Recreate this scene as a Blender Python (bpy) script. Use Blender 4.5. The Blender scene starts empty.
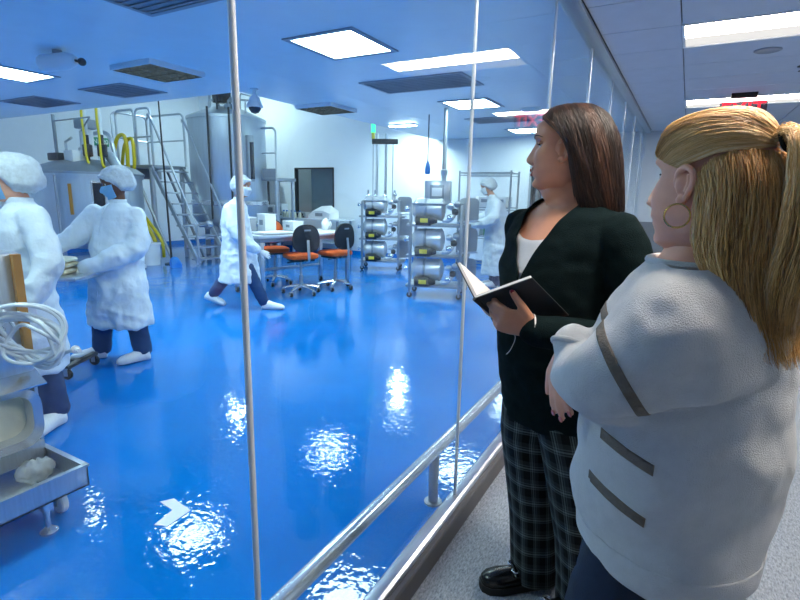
import bpy, bmesh, math, random
from mathutils import Vector as V, Matrix, noise
random.seed(7)
PI = math.pi
sc = bpy.context.scene
COL = sc.collection

# ---------------------------------------------------------------- camera, world, exposure
cam_d = bpy.data.cameras.new('camera'); cam = bpy.data.objects.new('camera', cam_d); COL.objects.link(cam)
cam_d.sensor_width = 36.0; cam_d.lens = 504.14 / 800 * 36.0; cam_d.clip_start = 0.02; cam_d.clip_end = 100
cr, cu, cb = (0.87137673, 0.49026519, 0.01851026), (-0.11528879, 0.16794552, 0.97903156), (0.47687638, -0.85523935, 0.20286589)
cam.matrix_world = Matrix(((cr[0], cu[0], cb[0], 0.83), (cr[1], cu[1], cb[1], 0.0), (cr[2], cu[2], cb[2], 1.5), (0, 0, 0, 1)))
sc.camera = cam
wd = bpy.data.worlds.new('world'); sc.world = wd; wd.use_nodes = True
wd.node_tree.nodes['Background'].inputs[0].default_value = (0.6, 0.75, 1, 1)
wd.node_tree.nodes['Background'].inputs[1].default_value = 0.05
sc.view_settings.view_transform = 'Standard'; sc.view_settings.look = 'None'
sc.view_settings.gamma = 1.0; sc.view_settings.use_curve_mapping = False
sc.view_settings.exposure = 0.0
sc.cycles.max_bounces = 10; sc.cycles.transparent_max_bounces = 16; sc.cycles.diffuse_bounces = 5
sc.cycles.glossy_bounces = 5; sc.cycles.use_denoising = True; sc.cycles.sample_clamp_indirect = 6
CLEAN_LIGHT, HIGH_LIGHT, CORR_LIGHT = 34.0, 150.0, 56.0      # radiance of the lamp panels

# ---------------------------------------------------------------- materials
def lin(c):
    return tuple(((x / 255 + 0.055) / 1.055) ** 2.4 if x > 10 else x / 255 / 12.92 for x in c) + (1.0,)
MATS = {}
def mat(name, col, rough=0.5, metal=0.0, bump=0.0, bscale=150, var=0.06, vscale=6.0, spec=0.5, stretch=None, emit=0.0, alpha=1.0, trans=0.0, sheen=0.0, sss=0.0, coat=0.0):
    if name in MATS: return MATS[name]
    m = bpy.data.materials.new(name); m.use_nodes = True; MATS[name] = m
    nt = m.node_tree; N, L = nt.nodes, nt.links; b = N['Principled BSDF']
    c = lin(col)
    tc = N.new('ShaderNodeTexCoord'); src = tc.outputs['Object']
    if stretch:
        mp = N.new('ShaderNodeMapping'); mp.inputs['Scale'].default_value = stretch
        L.new(src, mp.inputs[0]); src = mp.outputs[0]
    if var:
        nz = N.new('ShaderNodeTexNoise'); nz.inputs['Scale'].default_value = vscale; nz.inputs['Detail'].default_value = 4
        L.new(src, nz.inputs['Vector'])
        cr_ = N.new('ShaderNodeValToRGB')
        cr_.color_ramp.elements[0].position = 0.3; cr_.color_ramp.elements[1].position = 0.7
        cr_.color_ramp.elements[0].color = tuple(max(0, x * (1 - var)) for x in c[:3]) + (1,)
        cr_.color_ramp.elements[1].color = tuple(min(1, x * (1 + var)) for x in c[:3]) + (1,)
        L.new(nz.outputs['Fac'], cr_.inputs[0]); L.new(cr_.outputs[0], b.inputs['Base Color'])
    else:
        b.inputs['Base Color'].default_value = c
    b.inputs['Roughness'].default_value = rough; b.inputs['Metallic'].default_value = metal
    b.inputs['Specular IOR Level'].default_value = spec
    if sheen: b.inputs['Sheen Weight'].default_value = sheen; b.inputs['Sheen Roughness'].default_value = 0.5
    if sss: b.inputs['Subsurface Weight'].default_value = sss; b.inputs['Subsurface Radius'].default_value = (0.012, 0.005, 0.003); b.inputs['Subsurface Scale'].default_value = 1.0
    if coat: b.inputs['Coat Weight'].default_value = coat; b.inputs['Coat Roughness'].default_value = 0.05
    if bump:
        n2 = N.new('ShaderNodeTexNoise'); n2.inputs['Scale'].default_value = bscale; n2.inputs['Detail'].default_value = 3
        L.new(src, n2.inputs['Vector'])
        bp = N.new('ShaderNodeBump'); bp.inputs['Strength'].default_value = bump; bp.inputs['Distance'].default_value = 0.01
        L.new(n2.outputs['Fac'], bp.inputs['Height']); L.new(bp.outputs[0], b.inputs['Normal'])
    if emit: b.inputs['Emission Color'].default_value = c; b.inputs['Emission Strength'].default_value = emit
    if alpha < 1: b.inputs['Alpha'].default_value = alpha
    if trans: b.inputs['Transmission Weight'].default_value = trans
    return m
def lamp_mat(name, col, strength):
    m = bpy.data.materials.new(name); m.use_nodes = True; N = m.node_tree.nodes; N.clear()
    e = N.new('ShaderNodeEmission'); o = N.new('ShaderNodeOutputMaterial')
    e.inputs[0].default_value = lin(col); e.inputs[1].default_value = strength
    m.node_tree.links.new(e.outputs[0], o.inputs[0]); MATS[name] = m; return m
def glass_mat(name, tint, refl_rough=0.0, boost=1.0):
    m = bpy.data.materials.new(name); m.use_nodes = True; nt = m.node_tree; N, L = nt.nodes, nt.links; N.clear()
    t = N.new('ShaderNodeBsdfTransparent'); t.inputs[0].default_value = tint
    g = N.new('ShaderNodeBsdfGlossy'); g.inputs['Roughness'].default_value = refl_rough
    lw = N.new('ShaderNodeLayerWeight'); lw.inputs[0].default_value = 0.5
    p5 = N.new('ShaderNodeMath'); p5.operation = 'POWER'; p5.inputs[1].default_value = 5.0
    k = N.new('ShaderNodeMath'); k.operation = 'MULTIPLY_ADD'; k.inputs[1].default_value = 0.9 * boost; k.inputs[2].default_value = 0.04 * boost; k.use_clamp = True
    x = N.new('ShaderNodeMixShader'); o = N.new('ShaderNodeOutputMaterial')
    L.new(lw.outputs['Facing'], p5.inputs[0]); L.new(p5.outputs[0], k.inputs[0]); L.new(k.outputs[0], x.inputs[0]); L.new(t.outputs[0], x.inputs[1]); L.new(g.outputs[0], x.inputs[2]); L.new(x.outputs[0], o.inputs[0])
    MATS[name] = m; return m

# ---------------------------------------------------------------- mesh builder
class MB:
    def __init__(s): s.v = []; s.f = []; s.mi = []; s.uv = {}
    def add(s, vs, fs, mi=0):
        o = len(s.v); s.v += [tuple(p) for p in vs]
        for f in fs: s.f.append(tuple(i + o for i in f)); s.mi.append(mi)
        return s
    def box(s, x0, x1, y0, y1, z0, z1, bev=0.0, M=None, mi=0):
        if bev <= 0:
            vs = [(x, y, z) for x in (x0, x1) for y in (y0, y1) for z in (z0, z1)]
            fs = [(0, 1, 3, 2), (4, 6, 7, 5), (0, 4, 5, 1), (2, 3, 7, 6), (0, 2, 6, 4), (1, 5, 7, 3)]
        else:
            bm = bmesh.new(); bmesh.ops.create_cube(bm, size=1)
            for q in bm.verts: q.co = V(((x0 + x1) / 2 + q.co.x * (x1 - x0), (y0 + y1) / 2 + q.co.y * (y1 - y0), (z0 + z1) / 2 + q.co.z * (z1 - z0)))
            bmesh.ops.bevel(bm, geom=bm.edges[:], offset=bev, segments=2, affect='EDGES', profile=0.5)
            bm.verts.index_update(); vs = [q.co.copy() for q in bm.verts]; fs = [[q.index for q in f.verts] for f in bm.faces]; bm.free()
        if M: vs = [M @ V(p) for p in vs]
        return s.add(vs, fs, mi)
    def cbox(s, c, d, bev=0.0, M=None, mi=0):
        return s.box(c[0] - d[0] / 2, c[0] + d[0] / 2, c[1] - d[1] / 2, c[1] + d[1] / 2, c[2] - d[2] / 2, c[2] + d[2] / 2, bev, M, mi)
    def tube(s, path, r, n=8, closed=False, cap=True, mi=0, flat=1.0, up=None):
        P = [V(p) for p in path]; k = len(P)
        R_ = r if hasattr(r, '__len__') else [r] * k
        vs, fs = [], []; prev = None
        for i in range(k):
            a = P[i - 1] if i > 0 else (P[-1] if closed else P[0]); b = P[(i + 1) % k] if (i < k - 1 or closed) else P[-1]
            t = (b - a); t = t.normalized() if t.length > 1e-9 else V((0, 0, 1))
            if prev is None:
                ref = V(up) if up else (V((0, 0, 1)) if abs(t.z) < 0.9 else V((1, 0, 0)))
            else: ref = prev
            nn = (ref - t * ref.dot(t)); nn = nn.normalized() if nn.length > 1e-6 else t.orthogonal().normalized()
            bb = t.cross(nn); prev = nn
            for j in range(n):
                an = 2 * PI * j / n; vs.append(P[i] + (nn * math.cos(an) * flat + bb * math.sin(an)) * R_[i])
        m = k if closed else k - 1
        for i in range(m):
            i2 = (i + 1) % k
            for j in range(n):
                j2 = (j + 1) % n; fs.append((i * n + j, i * n + j2, i2 * n + j2, i2 * n + j))
        if cap and not closed: fs.append(tuple(range(n - 1, -1, -1))); fs.append(tuple((k - 1) * n + j for j in range(n)))
        return s.add(vs, fs, mi)
    def cyl(s, p0, p1, r0, r1=None, n=16, mi=0): return s.tube([p0, p1], [r0, r0 if r1 is None else r1], n, mi=mi)
    def lathe(s, prof, c=(0, 0, 0), n=24, axis='z', mi=0, a0=0.0, a1=2 * PI):
        vs, fs = [], []; full = abs(a1 - a0 - 2 * PI) < 1e-6; m = n if full else n + 1
        for (r, h) in prof:
            for j in range(m):
                an = a0 + (a1 - a0) * j / n; x, y = r * math.cos(an), r * math.sin(an)
                p = {'z': (x, y, h), 'x': (h, x, y), 'y': (x, h, y)}[axis]
                vs.append((p[0] + c[0], p[1] + c[1], p[2] + c[2]))
        for i in range(len(prof) - 1):
            for j in range(n):
                j2 = (j + 1) % m; fs.append((i * m + j, i * m + j2, (i + 1) * m + j2, (i + 1) * m + j))
        if full and prof[0][0] > 1e-5: fs.append(tuple(range(m - 1, -1, -1)))
        if full and prof[-1][0] > 1e-5: fs.append(tuple((len(prof) - 1) * m + j for j in range(m)))
        return s.add(vs, fs, mi)
    def loft(s, rings, mi=0, cap=True):
        n = len(rings[0]); vs = [p for r in rings for p in r]; fs = []
        for i in range(len(rings) - 1):
            for j in range(n):
                j2 = (j + 1) % n; fs.append((i * n + j, i * n + j2, (i + 1) * n + j2, (i + 1) * n + j))
        if cap: fs.append(tuple(range(n - 1, -1, -1))); fs.append(tuple((len(rings) - 1) * n + j for j in range(n)))
        return s.add(vs, fs, mi)
    def sphere(s, c, r, n=16, m=10, mi=0, sc3=(1, 1, 1), M=None):
        vs, fs = [], []
        for i in range(m + 1):
            a = PI * i / m
            for j in range(n):
                b = 2 * PI * j / n; p = V((math.sin(a) * math.cos(b) * r * sc3[0], math.sin(a) * math.sin(b) * r * sc3[1], math.cos(a) * r * sc3[2]))
                if M: p = M @ p
                vs.append(p + V(c))
        for i in range(m):
            for j in range(n):
                j2 = (j + 1) % n; fs.append((i * n + j, (i + 1) * n + j, (i + 1) * n + j2, i * n + j2))
        return s.add(vs, fs, mi)
    def prism(s, poly, z0, z1, mi=0):
        n = len(poly); vs = [(x, y, z0) for x, y in poly] + [(x, y, z1) for x, y in poly]
        fs = [tuple(range(n - 1, -1, -1)), tuple(range(n, 2 * n))] + [(i, (i + 1) % n, n + (i + 1) % n, n + i) for i in range(n)]
        return s.add(vs, fs, mi)
    def build(s, name, m, parent=None, smooth=None, angle=40):
        me = bpy.data.meshes.new(name); me.from_pydata(s.v, [], s.f)
        bm = bmesh.new(); bm.from_mesh(me); bmesh.ops.remove_doubles(bm, verts=bm.verts, dist=1e-6); bmesh.ops.recalc_face_normals(bm, faces=bm.faces)
        bm.to_mesh(me); bm.free()
        ms = m if isinstance(m, (list, tuple)) else [m]
        for x in ms: me.materials.append(MATS[x] if isinstance(x, str) else x)
        if len(ms) > 1 and len(me.polygons) == len(s.mi): me.polygons.foreach_set('material_index', s.mi)
        if smooth is not False:
            me.polygons.foreach_set('use_smooth', [True] * len(me.polygons))
            if smooth is None: me.set_sharp_from_angle(angle=math.radians(angle))
        o = bpy.data.objects.new(name, me); COL.objects.link(o)
        if parent: o.parent = parent
        return o
def tag(o, label, cat=None, group=None, kind=None):
    o['label'] = label
    if cat: o['category'] = cat
    if group: o['group'] = group
    if kind: o['kind'] = kind
    return o
def root(name, loc=(0, 0, 0), rz=0.0):
    o = bpy.data.objects.new(name, None); COL.objects.link(o); o.location = loc; o.rotation_euler = (0, 0, rz); o.empty_display_size = 0.05
    return o
def dup(o, parent=None):
    c = o.copy(); COL.objects.link(c)
    if parent: c.parent = parent
    for ch in [k for k in bpy.data.objects if k.parent == o]: dup(ch, c)
    return c
def arc(c, r, a0, a1, n, ax='xz'):
    out = []
    for i in range(n + 1):
        a = a0 + (a1 - a0) * i / n; p, q = r * math.cos(a), r * math.sin(a)
        out.append({'xz': (c[0] + p, c[1], c[2] + q), 'yz': (c[0], c[1] + p, c[2] + q), 'xy': (c[0] + p, c[1] + q, c[2])}[ax])
    return out
def smooth_path(pts, n=6):
    P = [V(p) for p in pts]; out = []
    for i in range(len(P) - 1):
        p0, p1, p2, p3 = P[max(i - 1, 0)], P[i], P[i + 1], P[min(i + 2, len(P) - 1)]
        for k in range(n):
            t = k / n; out.append(0.5 * ((2 * p1) + (p2 - p0) * t + (2 * p0 - 5 * p1 + 4 * p2 - p3) * t * t + (3 * p1 - p0 - 3 * p2 + p3) * t ** 3))
    out.append(P[-1]); return out

# palette
mat('wall_white', (236, 241, 246), 0.55, var=0.015, bump=0.02, bscale=60)
mat('wall_corridor', (176, 184, 192), 0.7, var=0.03, bump=0.04, bscale=90)
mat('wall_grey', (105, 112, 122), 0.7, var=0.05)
mat('ceil_clean', (232, 246, 252), 0.25, var=0.02)
mat('tile', (184, 193, 206), 0.85, var=0.03, bump=0.15, bscale=400)
mat('grid', (95, 102, 114), 0.6)
mat('alu', (178, 186, 196), 0.3, 0.9, var=0.06, stretch=(1, 0.05, 1), vscale=40)
mat('curb_dark_reflection', (92, 92, 94), 0.5, 0.3)  # same metal as the curb, its reflection of the dark floor put into the colour
mat('alu_seam', (206, 213, 220), 0.25, 0.25)
mat('steel', (196, 204, 212), 0.28, 0.8, var=0.08, stretch=(6, 6, 0.4), vscale=12, bump=0.02, bscale=40)
mat('steel_dull', (158, 166, 174), 0.42, 0.7, var=0.08)
mat('steel_bright', (218, 224, 230), 0.2, 0.75, var=0.04)
mat('paint_white', (228, 232, 236), 0.4, var=0.03)
mat('plastic_white', (232, 234, 236), 0.35, var=0.03)
mat('plastic_grey', (140, 148, 158), 0.45)
mat('plastic_dark', (38, 44, 52), 0.45)
mat('black', (16, 18, 22), 0.5)
mat('rubber', (30, 32, 36), 0.7)
mat('yellow', (226, 200, 20), 0.4)
mat('yellow_label', (222, 204, 70), 0.5)
mat('orange', (214, 92, 30), 0.6, bump=0.03)
mat('amber', (190, 130, 50), 0.5)
mat('green_sign', (40, 140, 105), 0.5)
mat('blue_plug', (20, 110, 190), 0.4)
mat('blue_cloth', (40, 130, 215), 0.8)
mat('navy_screen', (24, 34, 50), 0.2)
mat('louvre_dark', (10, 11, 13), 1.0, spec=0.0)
mat('louvre', (128, 136, 146), 0.45, 0.3)
mat('beige_bag', (196, 186, 160), 0.6, bump=0.2, bscale=20)
mat('clear_bag', (215, 215, 195), 0.3, bump=0.25, bscale=25)
mat('tubing', (222, 228, 232), 0.25, spec=0.7)
mat('bench_top', (208, 214, 220), 0.35)
mat('green_box', (80, 150, 100), 0.5)
mat('yellow_panel', (196, 190, 110), 0.5)
mat('arrow_tape', (232, 236, 240), 0.5)
lamp_mat('lamp_clean', (228, 255, 250), CLEAN_LIGHT); lamp_mat('lamp_high', (228, 255, 250), HIGH_LIGHT)
lamp_mat('lamp_corr', (255, 245, 232), CORR_LIGHT); lamp_mat('reflector_glow', (240, 238, 236), 1.0)
lamp_mat('lamp_louvre', (228, 255, 250), 80.0); lamp_mat('room_fill_lamp', (240, 255, 250), 14.0); lamp_mat('exit_red', (255, 40, 55), 2.2); lamp_mat('green_led', (60, 255, 150), 3.0)
glass_mat('glass', (0.93, 0.97, 0.99, 1), 0.0, 0.9); glass_mat('glass_grey', (0.8, 0.86, 0.88, 1), 0.02)
glass_mat('exit_acrylic', (0.55, 0.45, 0.5, 1), 0.05)

def epoxy():
    m = mat('epoxy_blue', (0, 115, 200), 0.03, var=0.10, vscale=1.2, spec=0.45)
    nt = m.node_tree; N, L = nt.nodes, nt.links; b = N['Principled BSDF']
    tc = N.new('ShaderNodeTexCoord')
    a = N.new('ShaderNodeTexNoise'); a.inputs['Scale'].default_value = 27; a.inputs['Detail'].default_value = 1.5
    c = N.new('ShaderNodeTexNoise'); c.inputs['Scale'].default_value = 3.0; c.inputs['Detail'].default_value = 1
    ad = N.new('ShaderNodeMath'); ad.operation = 'MULTIPLY_ADD'; ad.inputs[1].default_value = 1.5
    L.new(tc.outputs['Object'], a.inputs['Vector']); L.new(tc.outputs['Object'], c.inputs['Vector'])
    L.new(c.outputs['Fac'], ad.inputs[0]); L.new(a.outputs['Fac'], ad.inputs[2])
    bp = N.new('ShaderNodeBump'); bp.inputs['Strength'].default_value = 0.085; bp.inputs['Distance'].default_value = 0.02
    L.new(ad.outputs[0], bp.inputs['Height']); L.new(bp.outputs[0], b.inputs['Normal'])
epoxy()
def carpet():
    m = mat('carpet', (118, 124, 134), 0.95, var=0.0, spec=0.2)
    nt = m.node_tree; N, L = nt.nodes, nt.links; b = N['Principled BSDF']
    tc = N.new('ShaderNodeTexCoord'); mp = N.new('ShaderNodeMapping'); mp.inputs['Scale'].default_value = (1, 0.35, 1); mp.inputs['Rotation'].default_value = (0, 0, 0.5)
    n = N.new('ShaderNodeTexNoise'); n.inputs['Scale'].default_value = 130; n.inputs['Detail'].default_value = 5; n.inputs['Roughness'].default_value = 0.8
    r = N.new('ShaderNodeValToRGB'); r.color_ramp.elements[0].position = 0.32; r.color_ramp.elements[1].position = 0.68
    r.color_ramp.elements[0].color = lin((88, 95, 106)); r.color_ramp.elements[1].color = lin((170, 175, 183))
    L.new(tc.outputs['Object'], mp.inputs[0]); L.new(mp.outputs[0], n.inputs['Vector']); L.new(n.outputs['Fac'], r.inputs[0]); L.new(r.outputs[0], b.inputs['Base Color'])
    bp = N.new('ShaderNodeBump'); bp.inputs['Strength'].default_value = 0.5; bp.inputs['Distance'].default_value = 0.004
    L.new(n.outputs['Fac'], bp.inputs['Height']); L.new(bp.outputs[0], b.inputs['Normal'])
carpet()

def struct(o, label): o['kind'] = 'structure'; o['label'] = label; return o

# ---------------------------------------------------------------- the room shell
HC = 2.74; XL = -12.0; YB = 10.7; VX, VY = -4.25, 4.87; ZV = 5.0; XR = 3.2; YN = -3.0
struct(MB().box(XL, 0, YN, YB, -0.1, 0).build('floor_cleanroom', 'epoxy_blue', smooth=False), 'glossy blue epoxy floor of the clean room')
struct(MB().box(0, XR, YN, YB, -0.1, 0).build('floor_corridor', 'carpet', smooth=False), 'grey flecked carpet floor of the viewing corridor')
cl = MB(); cl.prism([(XL, YN), (0, YN), (0, YB), (VX, YB), (VX, VY), (XL, VY)], HC, HC + 0.3)
struct(cl.build('ceiling_cleanroom', 'ceil_clean', smooth=False), 'smooth low ceiling of the clean room')
hv = MB(); hv.box(XL, VX, VY, YB, ZV, ZV + 0.1); hv.box(VX, VX + 0.1, VY, YB, HC + 0.3, ZV); hv.box(XL, VX, VY - 0.1, VY, HC + 0.3, ZV)
struct(hv.build('ceiling_high_bay', 'wall_white', smooth=False), 'raised white ceiling bay above the tanks')
# back wall with a window hole and a doorway hole
WX0, WX1, WZ0, WZ1 = -8.42, -7.13, 0.95, 2.17; DX0, DX1, DZ = -2.06, -0.95, 2.1
bw = MB()
for a in [(XL, WX0, 0, ZV), (WX0, WX1, 0, WZ0), (WX0, WX1, WZ1, ZV), (WX1, DX0, 0, ZV), (DX0, DX1, DZ, HC + 0.3), (DX1, XR, 0, HC + 0.3)]: bw.box(a[0], a[1], YB, YB + 0.12, a[2], a[3])
struct(bw.build('wall_back', 'wall_white', smooth=False), 'white back wall behind the equipment')
struct(MB().box(XL - 0.12, XL, YN, YB + 0.12, 0, ZV).build('wall_left', 'wall_white', smooth=False), 'white side wall behind the steel tanks')
struct(MB().box(XL, XR, YN - 0.12, YN, 0, HC + 0.3).build('wall_near', 'wall_white', smooth=False), 'white wall at the near end')
struct(MB().box(XR, XR + 0.12, YN, YB, 0, HC + 0.3).build('wall_right', 'wall_corridor', smooth=False), 'pale painted corridor wall')
e = MB(); e.box(0.0, XR, YB - 0.04, YB, 1.1, HC); struct(e.build('wall_corridor_end', 'wall_corridor', smooth=False), 'pale upper wall at the corridor end')
e = MB(); e.box(0.0, XR, YB - 0.05, YB, 0, 1.1); struct(e.build('trim_1', 'wall_grey', smooth=False), 'grey lower wall panel at the corridor end')
bb = MB(); bb.box(XL, DX0, YB - 0.02, YB, 0, 0.1); bb.box(XL, XL + 0.02, YN, YB - 0.02, 0, 0.1)
struct(bb.build('baseboard_back', 'epoxy_blue', smooth=False), 'blue coved floor edge along the white walls')
# dim rooms behind the window and the doorway
rm = MB(); rm.box(WX0 - 0.6, WX1 + 0.6, YB + 2.0, YB + 2.1, 0, 3); rm.box(WX0 - 0.7, WX0 - 0.6, YB + 0.13, YB + 2.0, 0, 3); rm.box(WX1 + 0.6, WX1 + 0.7, YB + 0.13, YB + 2.0, 0, 3); rm.box(WX0 - 0.6, WX1 + 0.6, YB + 0.13, YB + 2.0, 2.9, 3); rm.box(WX0 - 0.6, WX1 + 0.6, YB + 0.13, YB + 2.0, -0.1, 0)
struct(rm.build('wall_room_behind_window', 'wall_corridor', smooth=False), 'dim room seen through the dark framed window')
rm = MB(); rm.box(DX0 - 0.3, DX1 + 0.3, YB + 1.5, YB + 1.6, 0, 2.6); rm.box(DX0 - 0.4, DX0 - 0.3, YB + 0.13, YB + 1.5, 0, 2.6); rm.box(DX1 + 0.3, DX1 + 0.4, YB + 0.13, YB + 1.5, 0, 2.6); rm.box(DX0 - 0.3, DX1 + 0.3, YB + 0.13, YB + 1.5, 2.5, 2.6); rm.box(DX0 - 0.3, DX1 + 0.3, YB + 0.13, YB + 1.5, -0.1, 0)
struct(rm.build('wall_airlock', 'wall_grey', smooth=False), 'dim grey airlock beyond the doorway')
pl_ = root('ceiling_panel_light', (WX0 + 0.6, YB + 1.0, 2.9)); tag(pl_, 'added unseen lamp brightening the dim room behind the dark framed window', 'light', 'clean room panel lights')  # unseen panel added to brighten the room behind the window
MB().box(-0.3, 0.3, -0.3, 0.3, -0.02, -0.002).build('diffuser', 'room_fill_lamp', pl_, smooth=False); MB().box(-0.33, 0.33, -0.33, 0.33, -0.012, 0.0).build('frame', 'plastic_grey', pl_, smooth=False)
w2 = root('window_2', (0, 0, 0)); struct(w2, 'dark framed window in the white back wall')
f = MB(); t = 0.035
f.box(WX0, WX1, YB - 0.02, YB + 0.1, WZ0, WZ0 + t); f.box(WX0, WX1, YB - 0.02, YB + 0.1, WZ1 - t, WZ1); f.box(WX0, WX0 + t, YB - 0.02, YB + 0.1, WZ0 + t, WZ1 - t); f.box(WX1 - t, WX1, YB - 0.02, YB + 0.1, WZ0 + t, WZ1 - t)
f.build('window_frame', 'plastic_dark', w2, smooth=False)
MB().box(WX0 + t, WX1 - t, YB + 0.04, YB + 0.05, WZ0 + t, WZ1 - t).build('pane', 'glass_grey', w2, smooth=False)
b_ = MB(); b_.box(-7.95, -7.16, YB + 0.1, YB + 0.12, WZ0 + t, WZ1 - t); b_.build('blind', 'plastic_grey', w2, smooth=False)
d1 = root('door_1', (0, 0, 0)); struct(d1, 'grey framed doorway at the right of the back wall')
f = MB(); f.box(DX0 - 0.05, DX0, YB - 0.03, YB + 0.13, 0, DZ + 0.05); f.box(DX1, DX1 + 0.05, YB - 0.03, YB + 0.13, 0, DZ + 0.05); f.box(DX0, DX1, YB - 0.03, YB + 0.13, DZ, DZ + 0.05)
f.build('door_frame', 'plastic_grey', d1, smooth=False)
MB().box(DX0 + 0.35, DX1 - 0.05, YB + 0.5, YB + 0.55, 1.0, 1.65).build('notice_panel', 'yellow_panel', d1, smooth=False)
f = MB(); f.box(DX0 + 0.02, DX0 + 0.07, YB + 0.3, YB + 0.36, 0, 1.7); f.box(DX0 + 0.02, DX1 - 0.02, YB + 0.3, YB + 0.36, 1.66, 1.72); f.build('inner_frame', 'steel_dull', d1, smooth=False)

# glass wall: panes, seams, head channel, base curb
gw = root('window_1'); struct(gw, 'frameless glass wall between corridor and clean room')
SE = [-1.785 - 1.285, -1.785, -0.5, 0.784, 2.073, 3.354, 4.64, 5.925, 7.21, 8.495, 9.78, YB - 0.05]
for a, b in zip(SE[:-1], SE[1:]): MB().box(-0.006, 0.006, a + 0.004, b - 0.004, 0.06, HC).build('pane', 'glass', gw, smooth=False)
for y in SE[1:-1]:
    s_ = MB(); s_.cyl((0, y, 0.08), (0, y, HC), 0.008, n=10); s_.build('seam', 'alu_seam', gw)
h = MB(); h.box(-0.03, 0.09, YN, YB, HC - 0.035, HC, 0.006); h.build('head_channel', 'alu', gw)
h = MB(); h.tube([(0.03, YN, 0.05), (0.03, YB, 0.05)], 0.001)
prof = [(-0.03, 0.0), (-0.03, 0.07), (-0.02, 0.08), (0.022, 0.08), (0.034, 0.074), (0.04, 0.066), (0.04, 0.0)]
h = MB(); h.loft([[(x, y, z) for x, z in prof] for y in (YN, YB - 0.06)]); h.build('base_curb', 'alu', gw, angle=25)
h = MB(); h.loft([[(x, y, z) for x, z in ((0.04, 0.0), (0.04, 0.06), (0.06, 0.058), (0.066, 0.052), (0.084, 0.0))] for y in (YN, YB - 0.06)]); h.build('curb_face', 'curb_dark_reflection', gw, angle=25)
# low bumper rail on the clean side
br = root('bumper_rail', (-0.114, 0, 0)); tag(br, 'round aluminium bumper rail on short posts behind the glass', 'rail')
r_ = MB(); r_.cyl((0, -2.5, 0.28), (0, 9.5, 0.28), 0.03, n=20); r_.build('rail_bar', 'steel_bright', br)
for y in (-1.8, 0.12, 2.07, 4.02, 5.97, 7.9):
    p = MB(); p.cyl((0, y, 0), (0, y, 0.26), 0.024, n=14); p.cyl((0, y, 0), (0, y, 0.008), 0.045, n=16); p.build('post', 'steel_dull', br)

# corridor ceiling of lay-in tiles
ct = root('ceiling_corridor'); struct(ct, 'suspended tile ceiling over the corridor')
g = MB(); g.box(0.0, XR, YN, YB, HC + 0.02, HC + 0.05); g.build('grid_backing', 'grid', ct, smooth=False)
TY0, TD = 4.43 - 0.635 * 12, 0.635
CL_Y = [4.43, 4.43 + 5 * TD, 4.43 - 5 * TD, 4.43 - 10 * TD]
tm = {}
for i in range(24):
    y = TY0 + i * TD
    if y > YB - 0.1: break
    for (x0, x1) in ((0.09, 0.64), (0.64, 1.92), (1.92, XR)):
        if x0 == 0.64 and any(abs(y - q) < 0.05 for q in CL_Y): continue
        y1 = min(y + TD, YB - 0.05); key = (x0, round(y1 - y, 3))
        if key not in tm:
            o = MB().box(0.004, x1 - x0 - 0.004, 0.004, y1 - y - 0.004, 0, 0.02, 0.003).build('ceiling_tile', 'tile', ct, smooth=False); tm[key] = o.data
        else: o = bpy.data.objects.new('ceiling_tile', tm[key]); COL.objects.link(o); o.parent = ct
        o.location = (x0, y, HC)
cnames = ['long troffer light directly above the two women in the corridor', 'long troffer light beyond the exit sign', 'troffer light over the corridor behind the camera', 'troffer light at the near end of the corridor']
clabels = {CL_Y[0]: 'nearest long rectangular ceiling light in the corridor tiles', CL_Y[1]: 'far corridor ceiling light partly hidden by the exit sign', CL_Y[2]: 'corridor ceiling light above the viewpoint', CL_Y[3]: 'corridor ceiling light at the near end'}
for y in CL_Y[:3]:
    t_ = root('ceiling_light', (0.64, y, HC)); tag(t_, clabels[y], 'light', 'corridor ceiling lights')
    L_ = 1.28
    f = MB(); f.box(0.0, L_, 0, 0.02, -0.006, 0.06); f.box(0, L_, TD - 0.02, TD, -0.006, 0.06); f.box(0, 0.02, 0.02, TD - 0.02, -0.006, 0.06); f.box(L_ - 0.02, L_, 0.02, TD - 0.02, -0.006, 0.06); f.build('frame', 'paint_white', t_, smooth=False)
    MB().box(0.02, L_ - 0.02, 0.02, 0.36, 0.0, 0.03).build('diffuser', 'lamp_corr', t_, smooth=False)
    MB().box(0.02, L_ - 0.02, 0.36, TD - 0.02, 0.004, 0.03).build('reflector', 'reflector_glow', t_, smooth=False)  # reflector glows by itself, standing in for light caught from the diffuser
sp = root('ceiling_speaker', (1.257, 5.43, HC)); tag(sp, 'round flush ceiling speaker in the corridor tiles', 'speaker')
MB().lathe([(0.1, 0), (0.1, -0.006), (0.085, -0.01), (0.08, -0.006), (0.0, -0.006)], n=24).build('grille', 'plastic_grey', sp)
sp = root('sprinkler_head', (1.60, 6.16, HC)); tag(sp, 'small dark sprinkler head in the corridor ceiling', 'sprinkler')
s_ = MB(); s_.lathe([(0.04, 0), (0.04, -0.008), (0.012, -0.012), (0.012, -0.04), (0.03, -0.042), (0.03, -0.046), (0.0, -0.046)], n=14); s_.build('body', 'plastic_dark', sp)
ex = root('exit_sign', (1.25, 7.375, HC)); tag(ex, 'hanging exit sign with glowing red letters in the corridor', 'exit sign')
MB().box(-0.13, 0.13, -0.05, 0.05, -0.05, 0, 0.006).build('canopy', 'black', ex)
MB().box(-0.235, 0.235, -0.006, 0.006, -0.30, -0.05, 0.003).build('panel', 'exit_acrylic', ex)
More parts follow.
